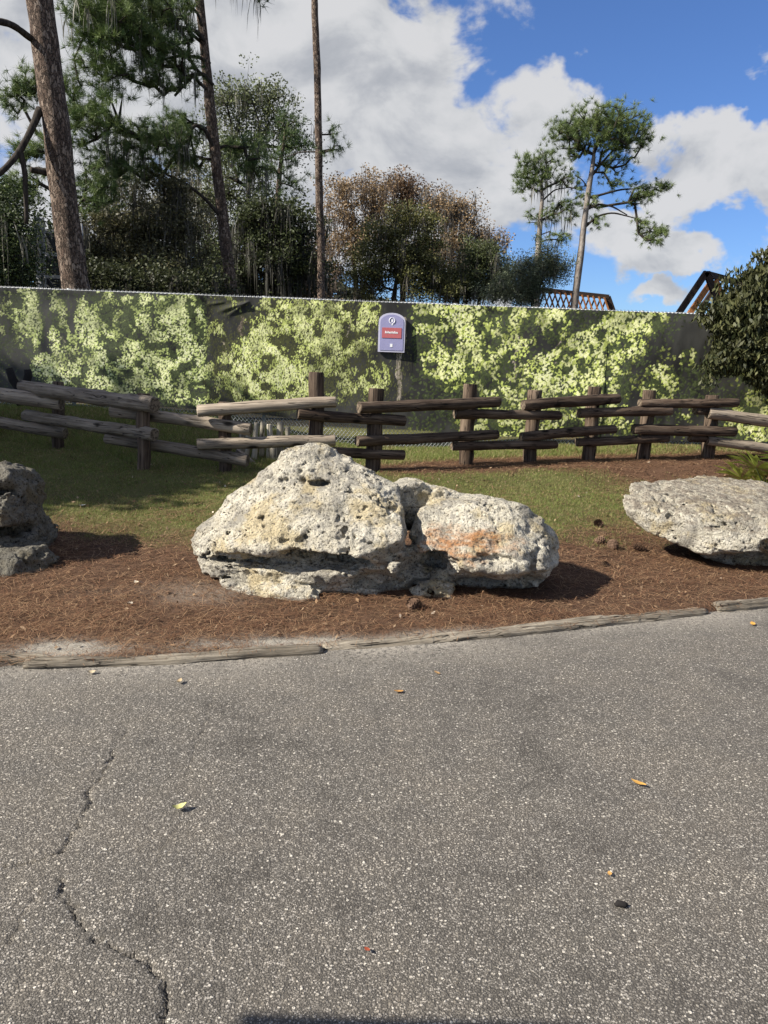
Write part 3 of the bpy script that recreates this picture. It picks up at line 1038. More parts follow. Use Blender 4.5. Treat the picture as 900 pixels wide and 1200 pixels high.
# timber edging along the path
EDG = [((-70, 772), (60, 781), .055, 'split pale edging timber at the sandy corner of the bed'), ((26, 785), (377, 765.5), .052, 'long weathered edging timber beside the sandy patch'),
       ((378, 763), (826, 719), .055, 'longest grey edging timber in front of the pale boulder'), ((838, 716), (1010, 700), .062, 'dark cracked edging timber in front of the flat boulder')]
for i, (a, b, r_, lab) in enumerate(EDG):
    pa, pb = unray(*a), unray(*b)
    m_, L = frame((pa[0], pa[1] + .025, .002), (pb[0], pb[1] + .025, .004))
    n = max(6, int(L / .03))
    t = np.linspace(0, 1, n)
    mid = edge(pa[0] + (pb[0] - pa[0]) * t) - np.interp(t, [0, 1], [edge(pa[0]), edge(pb[0])])
    pts = np.stack([t * L, mid + .008 * np.sin(t * 9 + i), .004 * np.sin(t * 7 + i * 2)], 1)
    rad = np.full(n, r_) * (1 + .10 * vnoise(np.c_[t * L * 4, t * 0, t * 0 + i], 5))
    rad[:2] *= [.75, .93]
    rad[-2:] *= [.93, .75]
    K = 32
    V, Q, caps = tube(pts, rad, K, .10, i + 9)
    # split grain, flattened worn top
    ang = np.tile(np.arange(K), n)
    ll = np.repeat(t * L, K)
    gro = vnoise(np.c_[ll * 1.1, ang * .8, np.full(len(ang), i * 3.3)], 23)
    gr2 = vnoise(np.c_[ll * 6.0, ang * .45, np.full(len(ang), i * 5.3)], 29)
    cen = np.repeat(pts, K, 0)
    V = cen + (V - cen) * (1 - .34 * np.clip(gro - .05, 0, 1) - .14 * np.clip(gr2, 0, 1))[:, None]
    V[:, 2] = np.where(V[:, 2] > 0, V[:, 2] * (.80 + .10 * vnoise(np.c_[ll * 2.2, ll * 0, ll * 0 + i], 31)), V[:, 2])
    o = mk('edging_timber', V, [Q, np.concatenate(caps)], MAT['wood_edging'], smooth=True)
    o.matrix_world = m_
    tag(o, lab, 'timber', 'edging timbers along the path')
print('fence', round(time.time() - T0, 1))


# ------------------------------------------------------------------ screen fence: chain link with a printed scrim
def wall_y(x):
    return 12.35 + .045 * (x + 1)


WTOP = 2.53


def wz(px, py):
    """point of the screen seen at a pixel of the photograph -> (x, z) of the print"""
    q = at(px, py, 12.3)
    for _ in range(4):
        q = at(px, py, wall_y(q[0]))
    return q[0], q[2]


def scrim_bottom(x):
    return np.interp(x, [-9, -3.5, -1.5, 1, 10], [.86, .78, .64, .47, .50]) + .015 * np.sin(x * 2.1)


RES = .0115
SX0, SX1, SZ0 = -9.0, 9.8, .36
NW, NH = int((SX1 - SX0) / RES), int((WTOP - SZ0) / RES) + 1
img = np.zeros((NH, NW, 3))
xx, hh = np.meshgrid(SX0 + np.arange(NW) * RES, SZ0 + np.arange(NH) * RES)
q = np.stack([xx.ravel(), hh.ravel(), np.zeros(xx.size)], 1)
b1 = fbm(q * np.array([1.6, .8, 1]), 4, 301).reshape(NH, NW)
b2 = fbm(q * np.array([9, 4, 1]), 3, 302).reshape(NH, NW)
base = .036 + .022 * b1 + .02 * b2
img[:] = base[..., None] * np.array([1.0, 1.0, .92])
# pale trunks in the print
for (pa, pb, wpx, c) in [((473, 372), (466, 470), 6, (.36, .31, .24)), ((607, 395), (601, 445), 2.5, (.40, .34, .28)), ((262, 400), (270, 425), 2, (.35, .3, .2)), ((285, 370), (283, 400), 5, (.2, .16, .12)),
                         ((655, 395), (650, 425), 2, (.33, .28, .22)), ((72, 395), (84, 420), 2, (.3, .28, .18)), ((410, 370), (408, 420), 2, (.3, .26, .2)), ((215, 360), (205, 400), 2, (.26, .25, .18))]:
    (xa, za), (xb, zb) = wz(*pa), wz(*pb)
    for t in np.linspace(0, 1, 160):
        cx_ = xa + (xb - xa) * t + .03 * math.sin(t * 9)
        cz_ = za + (zb - za) * t
        w_ = wpx / FPX * 12.4 / 2 * (0.85 + .35 * math.sin(t * 23 + pa[0]) * math.sin(t * 7))
        i0, i1 = int((cx_ - w_ - SX0) / RES), int((cx_ + w_ - SX0) / RES)
        j = int((cz_ - SZ0) / RES)
        if 0 <= j < NH:
            seg_ = img[j, max(i0, 0):i1 + 1]
            qx = np.arange(len(seg_)) * 1.0
            seg_[:] = np.array(c) * np.clip(.75 + .75 * vnoise(np.stack([qx * .8, np.full(len(qx), t * 9), np.full(len(qx), pa[0] * 1.0)], 1), 5), .3, 1.4)[:, None]
# leaf clusters: px, py, rx, ry, kind, brightness
CL = [(33, 352, 12, 12, 'a', .7), (35, 385, 13, 26, 'a', .8), (12, 375, 10, 30, 'a', .5), (18, 365, 8, 10, 'a', .8), (41, 372, 9, 30, 'a', .85), (70, 370, 9, 16, 'a', .9), (72, 400, 11, 22, 'a', 1), (88, 408, 6, 12, 'a', .8), (55, 432, 14, 14, 'a', .9),
      (78, 442, 22, 16, 'a', .95), (105, 380, 13, 26, 'a', 1), (118, 395, 18, 36, 'a', 1), (138, 378, 16, 22, 'a', .95), (145, 405, 20, 28, 'a', .85), (112, 440, 24, 24, 'a', .95), (165, 385, 18, 26, 'a', .9), (160, 360, 18, 10, 'a', .8),
      (190, 366, 28, 14, 'a', .95), (215, 372, 20, 20, 'a', .95), (228, 400, 14, 40, 'a', 1), (200, 410, 20, 24, 'a', .85), (180, 432, 24, 24, 'a', .85), (210, 445, 28, 26, 'a', 1), (150, 450, 24, 18, 'a', .8), (235, 450, 12, 26, 'a', 1),
      (255, 395, 10, 16, 'b', .55), (252, 450, 10, 22, 'b', .6), (312, 405, 36, 16, 'b', .95), (305, 432, 42, 30, 'b', 1.05), (330, 450, 36, 26, 'b', 1.0), (285, 455, 18, 20, 'b', .9), (335, 380, 34, 10, 'b', .9), (350, 370, 24, 10, 'b', .85),
      (352, 398, 26, 18, 'b', .8), (378, 390, 22, 16, 'b', .95), (385, 412, 20, 22, 'b', .75), (372, 440, 16, 26, 'b', .85), (395, 370, 26, 8, 'b', .8), (405, 398, 18, 16, 'b', .75), (415, 425, 16, 24, 'b', .6), (432, 385, 12, 22, 'b', .9),
      (440, 445, 16, 18, 'b', .8), (430, 460, 18, 12, 'b', .8), (298, 372, 16, 8, 'b', .6), (318, 390, 20, 10, 'b', .9), (398, 455, 14, 16, 'b', .85),
      (495, 368, 14, 8, 'c', .85), (500, 392, 14, 22, 'c', .9), (520, 375, 16, 14, 'c', .9), (512, 425, 16, 18, 'c', .8), (528, 445, 12, 14, 'c', .85), (552, 378, 22, 16, 'c', 1), (565, 405, 26, 22, 'c', 1.0), (548, 430, 18, 22, 'c', .95),
      (575, 440, 18, 26, 'c', .8), (595, 372, 24, 12, 'c', 1), (605, 400, 20, 18, 'c', .95), (600, 440, 14, 16, 'c', .7), (585, 465, 14, 14, 'c', .95), (600, 480, 24, 22, 'c', 1), (560, 495, 24, 16, 'c', .8), (595, 505, 22, 14, 'c', .9),
      (640, 372, 20, 10, 'c', 1), (652, 385, 16, 14, 'c', .9), (628, 445, 18, 22, 'c', .95), (645, 430, 20, 16, 'c', 1), (650, 460, 26, 22, 'c', 1.0), (672, 425, 22, 18, 'c', 1), (688, 410, 24, 18, 'c', 1.05), (700, 432, 26, 22, 'c', 1.05),
      (690, 455, 26, 20, 'c', 1), (715, 395, 24, 16, 'c', 1.05), (735, 382, 22, 12, 'c', 1), (722, 372, 10, 6, 'c', .95), (760, 376, 10, 5, 'c', .95), (770, 376, 12, 10, 'c', .85), (752, 386, 20, 8, 'c', .9), (735, 410, 20, 14, 'c', 1.0), (665, 475, 26, 18, 'c', .95), (640, 495, 26, 18, 'c', .95), (720, 470, 14, 22, 'c', .95),
      (700, 485, 22, 18, 'c', 1), (730, 500, 12, 10, 'c', .85), (772, 442, 16, 12, 'c', .95), (780, 455, 14, 16, 'c', 1.0), (762, 458, 12, 10, 'c', .8), (735, 450, 10, 12, 'c', .6), (672, 372, 8, 8, 'c', .5), (805, 420, 9, 10, 'c', .75), (800, 490, 8, 3, 'c', .9),
      (875, 425, 18, 16, 'c', .9), (880, 500, 30, 24, 'c', .9), (895, 470, 22, 24, 'c', .9), (935, 430, 30, 50, 'c', .9), (-30, 400, 24, 50, 'a', .8), (-70, 380, 30, 50, 'a', .8), (990, 400, 30, 40, 'b', .9)]
CL += [(px, 342.5 + .037 * px + 4, rx, 8, kd, br) for px, rx, kd, br in ((33, 10, 'a', .8), (68, 6, 'a', .7), (128, 14, 'a', .8), (175, 16, 'a', .9), (212, 18, 'a', .95), (262, 14, 'b', .6), (318, 10, 'b', .6), (345, 16, 'b', .8), (378, 14, 'b', .85), (410, 14, 'b', .8), (436, 10, 'b', .9), (503, 14, 'c', .9), (545, 18, 'c', 1), (588, 22, 'c', 1), (642, 20, 'c', 1), (722, 14, 'c', 1), (762, 14, 'c', .95))]
TINT = {'a': ((.07, .09, .036), (.52, .60, .20), (.88, .93, .46)), 'b': ((.08, .084, .032), (.58, .65, .19), (.90, .94, .42)), 'c': ((.066, .086, .032), (.58, .66, .17), (.92, .95, .44))}
SIZE = {'a': (.030, .022), 'b': (.042, .011), 'c': (.046, .031)}
leaves = []
r2 = np.random.default_rng(55)
for (px, py, rx, ry, kd, br) in CL:
    cx_, cz_ = wz(px, py)
    wx, wzz = rx / FPX * 12.6 * 1.07, ry / FPX * 12.6 * 1.07
    sz = SIZE[kd]
    area = math.pi * wx * wzz
    N = int(area / (sz[0] * sz[1]) * 1.25)
    for lvl, share in ((0, .9), (1, .9), (2, .5)):
        k = int(N * share)
        a = r2.uniform(0, 2 * np.pi, k)
        rr = np.sqrt(r2.uniform(0, 1, k)) * (1.18 - .13 * lvl)
        # the lit leaves gather in sub-clumps, shifted up and to the left
        X_ = cx_ + np.cos(a) * rr * wx - .012 * lvl
        Z_ = cz_ + np.sin(a) * rr * wzz + .02 * lvl
        nn = fbm(np.stack([X_ * 7, Z_ * 7, np.full(k, 3.0)], 1), 3, 411)
        keep = nn > (-.9, -.18, .02)[lvl] - (br - .85) * .5
        for x_, z_ in zip(X_[keep], Z_[keep]):
            leaves.append((lvl + (r2.uniform(0, .9) if lvl or r2.random() < .58 else r2.uniform(1.2, 2.9)), x_, z_, lvl, kd, br))
# thin scatter everywhere
for _ in range(30000):
    x_, z_ = r2.uniform(SX0, SX1), r2.uniform(SZ0 + .1, WTOP)
    nn = math.sin(x_ * 2.3 + 1.7 * math.sin(z_ * 2.1 + x_)) + math.sin(x_ * 5.1 - z_ * 3.7)
    if nn > r2.uniform(-1.2, 1.4):
        leaves.append((0.1 + r2.uniform(0, .5), x_, z_, 0, 'a' if x_ < -2.9 else 'b' if x_ < .36 else 'c', r2.uniform(.4, 1.3)))
xr, zr = r2.uniform(SX0, SX1, 5500), r2.uniform(SZ0 + .1, WTOP - .03, 5500)
keep = fbm(np.stack([xr * 2.2, zr * 2.2, xr * 0], 1), 3, 77) > r2.uniform(-.1, .5, 5500)
for x_, z_ in zip(xr[keep], zr[keep]):
    leaves.append((1.0 + r2.uniform(0, 1), x_, z_, 1, 'a' if x_ < -2.9 else 'b' if x_ < .36 else 'c', r2.uniform(.18, .42)))
b3 = fbm(np.stack([xx.ravel() * 4.2, hh.ravel() * 3.4, np.full(xx.size, 9.0)], 1), 3, 303).reshape(NH, NW)
leaves.sort(key=lambda t: t[0])
for (_, x_, z_, lvl, kd, br) in leaves:
    L, W = SIZE[kd]
    s_ = r2.uniform(.65, 1.25)
    L, W = L * s_, W * s_
    if kd == 'b':
        th = -math.pi / 2 + r2.normal(0, .35)
    else:
        th = -math.pi / 2 + r2.normal(0, 1.0)
    n_ = int(max(L, W) * .6 / RES) + 1
    ci, cj = int((x_ - SX0) / RES), int((z_ - SZ0) / RES)
    i0, i1, j0, j1 = max(ci - n_, 0), min(ci + n_ + 1, NW), max(cj - n_, 0), min(cj + n_ + 1, NH)
    if i0 >= i1 or j0 >= j1:
        continue
    gx_ = (SX0 + np.arange(i0, i1) * RES - x_)[None, :]
    gz_ = (SZ0 + np.arange(j0, j1) * RES - z_)[:, None]
    u = (gx_ * math.cos(th) + gz_ * math.sin(th)) / (L / 2)
    v = (-gx_ * math.sin(th) + gz_ * math.cos(th)) / (W / 2)
    msk = np.abs(u) + v * v * (1 + .5 * u) < 1.05
    c = np.array(TINT[kd][lvl]) * (r2.uniform(.72, 1.18)) * (br if lvl else min(br, 1.3))
    if lvl:
        c = c * np.clip(.96 + .85 * b3[min(max(cj, 0), NH - 1), min(max(ci, 0), NW - 1)], .42, 1.15)
    sub = img[j0:j1, i0:i1]
    shd = (1.08 - .42 * np.clip(v, 0, 1) * (1 if kd != 'b' else .5) - .18 * np.clip(u, 0, 1))[..., None]
    sub[msk] = np.minimum(c * np.broadcast_to(shd, sub.shape)[msk], .93)
# grey sheen of the cloth painted over the print, stronger to the left
sheen = np.clip(.06 + .10 * sstep(-xx, 2.5, 5.5) + .05 * b1, 0, .4)[..., None]
img = img * (1 - sheen) + sheen * np.array([.16, .16, .15])
print('print', len(leaves), round(time.time() - T0, 1))

SIGNX = wz(459, 390)[0]
scr = thing('screen_fence', 'long chain link fence covered with a scrim printed with green foliage', 'fence', (0, wall_y(0), .25))
SEAMS = [-9.0, -5.95, -2.90, .36, 3.52, 6.65, 9.78]
sxx = SX0 + np.arange(NW) * RES
for k in range(len(SEAMS) - 1):
    c0, c1 = int(round((SEAMS[k] - SX0) / RES)), int(round((SEAMS[k + 1] - SX0) / RES)) + 2
    c1 = min(c1, NW)
    Xs = sxx[c0:c1]
    ni, nj = len(Xs), NH
    bot = scrim_bottom(Xs)
    tt = np.linspace(0, 1, nj)[:, None]
    Zs = bot[None, :] + tt * (WTOP - bot)[None, :]
    Xg = np.repeat(Xs[None, :], nj, 0)
    # billows of the cloth
    q = np.stack([Xg.ravel() * .8, Zs.ravel() * .9, np.full(Xg.size, k * 5.0)], 1)
    bil = fbm(q, 3, 501).reshape(nj, ni) * .05 + fbm(q * np.array([6, 1.5, 1]), 2, 502).reshape(nj, ni) * .006
    # pulled folds where a tie holds it
    if k == 2:
        for (ppx, ppy, ang, ln, amp) in [(292, 354, 199, .6, .035), (292, 354, 214, .5, .028), (264, 354, 190, .4, .012)]:
            fx, fz = wz(ppx, ppy)
            dx, dz = Xg - fx, Zs - fz
            ca_, sa_ = math.cos(math.radians(ang)), math.sin(math.radians(ang))
            al, ac = dx * ca_ + dz * sa_, -dx * sa_ + dz * ca_
            bil += -amp * np.exp(-(ac / (.02 + .05 * np.clip(al, 0, 1))) ** 2) * sstep(al, -.03, .05) * (1 - sstep(al, ln * .4, ln))
    if k <= 1:
        for fx, amp in ((-5.6, .022), (-5.75, -.018), (-5.2, .014)):
            bil += amp * np.exp(-((Xg - fx - .25 * (WTOP - Zs)) / .13) ** 2) * sstep(WTOP - Zs, .1, .9)
    bil = bil * (1 - .95 * np.exp(-((Xg - SIGNX) / .5) ** 2))
    Yg = wall_y(Xg) + bil * sstep(tt, 0, .12) * (1 - .9 * sstep(tt, .93, 1.0)) - .035 - (.008 if k % 2 else 0)
    ci = np.clip(((Xg - SX0) / RES).round().astype(int), 0, NW - 1)
    cj = np.clip(((Zs - SZ0) / RES).round().astype(int), 0, NH - 1)
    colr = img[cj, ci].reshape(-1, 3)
    i, j = np.meshgrid(np.arange(nj - 1), np.arange(ni - 1), indexing='ij')
    a = i * ni + j
    F = np.stack([a, a + 1, a + ni + 1, a + ni], -1).reshape(-1, 4)
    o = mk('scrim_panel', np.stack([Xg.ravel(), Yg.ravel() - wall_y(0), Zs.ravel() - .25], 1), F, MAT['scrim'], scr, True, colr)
# posts, top rail, chain link
for x_ in np.arange(-8.6, 9.8, 3.05):
    for dx in (0,):
        xg = x_ + .48
        zb = float(gz(xg, wall_y(xg))[0]) - .2
        V, Q, caps = tube([(xg, wall_y(xg) + .06 - wall_y(0), zb - .25), (xg, wall_y(xg) + .06 - wall_y(0), WTOP + .03 - .25)], .03, 10)
        mk('fence_post', V, [Q] + [np.concatenate(caps)], MAT['galvanised'], scr, True)
V, Q, caps = tube([(x_, wall_y(x_) + .02 - wall_y(0), WTOP - .25 + .004 * math.sin(x_ * 3)) for x_ in np.linspace(SX0, SX1, 60)], .017, 6)
mk('top_rail', V, [Q, np.concatenate(caps)], MAT['pale_wire'], scr, True)
A_ = Acc()
cell = .062
nx_ = int((SX1 - SX0) / cell)
for i in range(nx_):
    x_ = SX0 + i * cell
    zb = float(gz(x_, wall_y(x_))[0]) - .25 - .03
    for sgn in (-1, 1):
        hgt = 1.0 - zb - .0
        zt = .72 + .25 - .25
        hgt = zt - zb
        k_ = max(2, int(hgt / .12))
        t = np.linspace(0, 1, k_)
        pts = np.stack([x_ + sgn * t * hgt * .85, wall_y(x_ + sgn * t * hgt * .85) + .006 * sgn - wall_y(0), zb + t * hgt], 1)
        V, Q, _c = tube(pts, .0034, 3, cap=False)
        A_.add(V, Q)
    # twisted tips along the top
    for sgn in (-1, 1):
        pts = [(x_, wall_y(x_) - wall_y(0), WTOP - .25 - .01), (x_ + sgn * .012, wall_y(x_) - wall_y(0) + .004 * sgn, WTOP - .25 + .030)]
        V, Q, _c = tube(pts, .004, 3, cap=False)
        A_.add(V, Q)
o = A_.build('chain_link_mesh', MAT['chain_wire'], scr)
o['kind'] = 'stuff'

# ------------------------------------------------------------------ arched sign on the screen
sx_, sz_ = wz(459, 390)
SW_, SH_ = 30 / FPX * 12.5, 43 / FPX * 12.5
sy_ = wall_y(sx_) - .088
sign = thing('sign', 'purple arched sign with a red name panel hung on the printed screen', 'sign', (sx_, sy_, sz_))


def arch(w, h, inset=0.0):
    w, h = w - 2 * inset, h - 2 * inset
    spring = h / 2 - w * .36
    pts = [(-w / 2, -h / 2), (w / 2, -h / 2), (w / 2, spring)]
    for t in np.linspace(0, math.pi, 17)[1:-1]:
        pts.append((w / 2 * math.cos(t), spring + (h / 2 - spring) * math.sin(t) ** .8))
    pts.append((-w / 2, spring))
    return pts


def plate(name, outline, y0, y1, material, parent):
    n = len(outline)
    V = [(x, y0, z) for x, z in outline] + [(x, y1, z) for x, z in outline]
    sides = np.array([[i, i + n, (i + 1) % n + n, (i + 1) % n] for i in range(n)])
    return mk(name, V, [sides, np.array([np.arange(n)]), np.array([np.arange(n)[::-1] + n])], material, parent)


plate('board', arch(SW_, SH_), -.0, .03, MAT['sign_rim'], sign)
pn_ = plate('panel', arch(SW_, SH_, .028), -.006, -.0005, MAT['sign_purple'], sign)
rd = plate('name_panel', [(-.155, -.085), (.155, -.085), (.155, .075), (-.155, .075)], -.012, -.0065, MAT['sign_red'], sign)
A_ = Acc()
xc = -.105
for wl, hl in ((.016, .036), (.014, .026), (.014, .036), (.018, .026), (.016, .026), (.012, .034), (.016, .026), (.014, .036), (.018, .026), (.014, .024)):
    V, F = boxVF(xc, xc + wl, -.015, -.0125, -.014, -.014 + hl)
    A_.add(V, F)
    xc += wl + .0055
A_.build('lettering', MAT['sign_white'], rd)
A_ = Acc()
V, Q, c_ = tube([(math.cos(t) * .045, -.009, .185 + math.sin(t) * .045) for t in np.linspace(0, 2 * math.pi, 17)], .006, 5)
A_.add(V, [Q])
for b in ((-.012, .016, .165, .205), (-.006, .014, .112, .140), (-.02, .02, -.225, -.175)):
    V, F = boxVF(b[0], b[1], -.0095, -.0065, b[2], b[3])
    A_.add(V, F)
o = A_.build('emblem', MAT['sign_white'], sign)
o['kind'] = 'stuff'
print('screen', round(time.time() - T0, 1))


# ------------------------------------------------------------------ trees
def frusta(P0, P1, R0, R1, seg=5):
    """many tapered prisms at once"""
    P0, P1 = np.asarray(P0, float), np.asarray(P1, float)
    d = P1 - P0
    d /= np.linalg.norm(d, axis=1)[:, None] + 1e-9
    ref = np.where(np.abs(d[:, 2:3]) < .8, np.array([[0, 0, 1.0]]), np.array([[1.0, 0, 0]]))
    u = np.cross(d, ref)
    u /= np.linalg.norm(u, axis=1)[:, None] + 1e-9
    v = np.cross(d, u)
    a = np.linspace(0, 2 * np.pi, seg, endpoint=False)
    ring = np.cos(a)[None, :, None] * u[:, None] + np.sin(a)[None, :, None] * v[:, None]
    A = P0[:, None] + ring * np.asarray(R0)[:, None, None]
    B = P1[:, None] + ring * np.asarray(R1)[:, None, None]
    n = len(P0)
    V = np.concatenate([A, B], 1).reshape(-1, 3)
    j = np.arange(seg)
    q = np.stack([j, (j + 1) % seg, (j + 1) % seg + seg, j + seg], 1)
    F = (q[None] + (np.arange(n) * 2 * seg)[:, None, None]).reshape(-1, 4)
    return V, F


def unit(v):
    return v / (np.linalg.norm(v, axis=-1, keepdims=True) + 1e-9)


def grow(trunk, attract, rg, start=.35, sag=0.0, r_tip=.012, rmax=.055, up_pen=.6, step=.55):
    """connect every attractor to the nearest wood, shortest reach first; returns segments"""
    trunk = np.asarray(trunk, float)
    L = np.r_[0, np.cumsum(np.linalg.norm(np.diff(trunk[:, :3], axis=0), axis=1))]
    s = np.arange(L[-1] * start, L[-1], .35)
    nodes = [np.array([np.interp(t, L, trunk[:, k]) for k in range(3)]) for t in s]
    par = [-1] * len(nodes)
    ntrunk = len(nodes)
    depth = [0.0] * len(nodes)
    dmin = np.array([min(np.linalg.norm(a - n_) for n_ in nodes[::3]) for a in attract])
    tips = []
    for ai in np.argsort(dmin):
        a = attract[ai]
        N = np.array(nodes)
        d = np.linalg.norm(N - a, axis=1)
        pen = np.maximum(N[:, 2] - a[2] + .15 * d, 0) * up_pen
        c = d + pen + np.array(depth) * .12
        b = int(np.argmin(c))
        dist = d[b]
        k = max(1, int(dist / step))
        p, base = b, nodes[b]
        for i in range(1, k + 1):
            t = i / k
            q = base + (a - base) * t
            if i < k:
                q = q + rg.normal(0, .075, 3) * min(dist, 2) * .8
                q[2] += math.sin(t * math.pi) * dist * (.08 - sag)
            nodes.append(q)
            par.append(p)
            depth.append(depth[p] + dist / k)
            p = len(nodes) - 1
        tips.append(p)
    cnt = np.zeros(len(nodes))
    for t in tips:
        while t >= 0:
            cnt[t] += 1
            t = par[t]
    P0, P1, R0, R1 = [], [], [], []
    N = np.array(nodes)
    for i in range(ntrunk, len(nodes)):
        p = par[i]
        P0.append(N[p])
        P1.append(N[i])
        r1 = min(rmax, r_tip * cnt[i] ** .5)
        r0 = min(rmax, r_tip * (cnt[p] ** .5 if p >= ntrunk else cnt[i] ** .5 * 1.15))
        R0.append(r0)
        R1.append(r1)
    return np.array(P0), np.array(P1), np.array(R0), np.array(R1), N[tips], N[ntrunk:]


def needles(centers, dirs, n, L, w, rg, spread=.8, colors=None, droop=0.0):
    """tufts of needles: each needle one thin triangle"""
    k = len(centers)
    d = unit(np.repeat(dirs, n, 0) * 1.0 + rg.normal(0, spread, (k * n, 3)))
    d[:, 2] -= droop
    d = unit(d)
    base = np.repeat(centers, n, 0) + rg.normal(0, .02, (k * n, 3))
    ln = L * rg.uniform(.7, 1.15, (k * n, 1))
    side = unit(np.cross(d, rg.normal(0, 1, (k * n, 3)))) * w / 2
    V = np.stack([base - side, base + side, base + d * ln], 1).reshape(-1, 3)
    F = np.arange(k * n * 3).reshape(-1, 3)
    c = np.repeat(np.repeat(colors, n, 0) * rg.uniform(.75, 1.25, (k * n, 1)), 3, 0)
    return V, F, c


def leafquads(pos, size, rg, colors, flat=.0, aspect=.55, hang=0.0):
    n = len(pos)
    d = unit(rg.normal(0, 1, (n, 3)) * np.array([1, 1, .7]) + np.array([0, 0, -hang]))
    nrm = unit(rg.normal(0, 1, (n, 3)) + np.array([0, 0, flat]))
    s = unit(np.cross(d, nrm))
    L = size * rg.uniform(.6, 1.3, (n, 1))
    W = L * aspect
    V = np.stack([pos - d * L / 2, pos + s * W / 2, pos + d * L / 2, pos - s * W / 2], 1).reshape(-1, 3)
    F = np.arange(n * 4).reshape(-1, 4)
    return V, F, np.repeat(colors, 4, 0)


def sample_blobs(blobs, rg, shell=.45):
    """points in ellipsoids (centre, radii, count), denser toward the outside"""
    out = []
    for (c, r, n) in blobs:
        d = unit(rg.normal(0, 1, (n, 3)))
        rr = rg.uniform(shell ** 2, 1, (n, 1)) ** .5
        out.append(np.array(c) + d * rr * np.array(r))
    return np.concatenate(out)


def colvar(n, c0, c1, rg):
    t = rg.uniform(0, 1, (n, 1))
    return np.array(c0) * (1 - t) + np.array(c1) * t


def pxblob(px, py, y, rx, ry, n, ryd=None):
    """ellipsoid of foliage seen at a pixel, at distance y"""
    k = y / FPX
    return (at(px, py, y + 0), (rx * k, (ryd if ryd else .5 * (rx + ry) * k), ry * k), n)


def pine(name, label, trunkpx, y, radii, blobs, limbs=(), seed=0, tuft=26, nl=.26, nw=.011, per=3, cols=((.035, .060, .018), (.085, .115, .035)), start=.3, bark='bark_pine', group=None, r_tip=.011, moss=0, sag=.03, seg=12, more=1.0):
    """trunkpx: pixels down the trunk from base to top; blobs: (px, py, dy, rx, ry, n)"""
    rg = np.random.default_rng(seed)
    P_ = np.array([at(px, py, y) for px, py in trunkpx])
    gb = float(gz(P_[0][0], y)[0])
    d0 = P_[0] - P_[1]
    t_ = (P_[0][2] - gb + .3) / -d0[2] if d0[2] < -.01 else 0
    foot = P_[0] + d0 * t_ if t_ > 0 else np.array([P_[0][0], y, gb - .3])
    P_ = np.concatenate([foot[None], P_])
    radii = np.r_[radii[0] * 1.12, radii]
    tr = thing(name, label, 'tree', tuple(foot), group)
    O = foot
    # smooth trunk
    L = np.r_[0, np.cumsum(np.linalg.norm(np.diff(P_, axis=0), axis=1))]
    s = np.arange(0, L[-1] + .01, .3)
    T = np.stack([np.interp(s, L, P_[:, k]) for k in range(3)], 1)
    T[:, :2] += .03 * np.stack([fbm(np.c_[s * .5, s * 0, s * 0 + seed], 2, 1), fbm(np.c_[s * .5, s * 0 + 9, s * 0 + seed], 2, 1)], 1)
    V, Q, caps = tube(T - O, np.interp(s, L, radii), seg, .12, seed)
    mk('trunk', V, [Q, np.concatenate(caps)], MAT[bark], tr, True)
    A_ = Acc()
    for pts, r0, r1 in limbs:
        lp = np.array([at(px, py, y + dy) for px, py, dy in pts])
        n = len(lp) * 4
        tt = np.linspace(0, len(lp) - 1, n)
        lp2 = np.stack([np.interp(tt, np.arange(len(lp)), lp[:, k]) for k in range(3)], 1)
        for _ in range(2):
            lp2[1:-1] = (lp2[:-2] + 2 * lp2[1:-1] + lp2[2:]) / 4
        V, Q, caps = tube(lp2 - O, np.linspace(r0, r1, n), 8, .15, seed + 3)
        mk('limb', V, [Q, np.concatenate(caps)], MAT['bark_dark'], tr, True)
    if blobs:
        at_ = sample_blobs([(at(px, py, y + dy), (rx * (y + dy) / FPX, max(rx, ry) * .8 * (y + dy) / FPX, ry * (y + dy) / FPX), int(n * more)) for px, py, dy, rx, ry, n in blobs], rg, .2)
        P0, P1, R0, R1, tips, nodes = grow(np.c_[T, np.zeros(len(T))], at_, rg, start, sag, r_tip)
        V, F = frusta(P0 - O, P1 - O, R0, R1)
        A_.add(V, F)
        # tufts at every tip and some on the twigs before it
        dirs = unit(P1 - P0)
        tipd = unit(tips - np.array([T[:, 0].mean(), y, tips[:, 2].mean() - 1.0]))
        cen, dr = [tips], [tipd * .6 + np.array([0, 0, .35])]
        for k in range(per):
            cen.append(tips + rg.normal(0, .24, tips.shape) * np.array([1, 1, .7]))
            dr.append(tipd * .5 + rg.normal(0, .5, tips.shape) + np.array([0, 0, .3]))
        cen, dr = np.concatenate(cen), np.concatenate(dr)
        V, F, c = needles(cen - O, unit(dr), tuft, nl, nw, rg, .75, colvar(len(cen), *cols, rg) * 1.9, .12)
        cr = mk('crown', V, F, MAT['needle'], tr, False, c)
        if moss:
            hangmoss(tr, O, tips[rg.integers(0, len(tips), moss)], rg)
    if A_.V:
        A_.build('branches', MAT['bark_dark'], tr, True)['kind'] = 'stuff'
    return tr


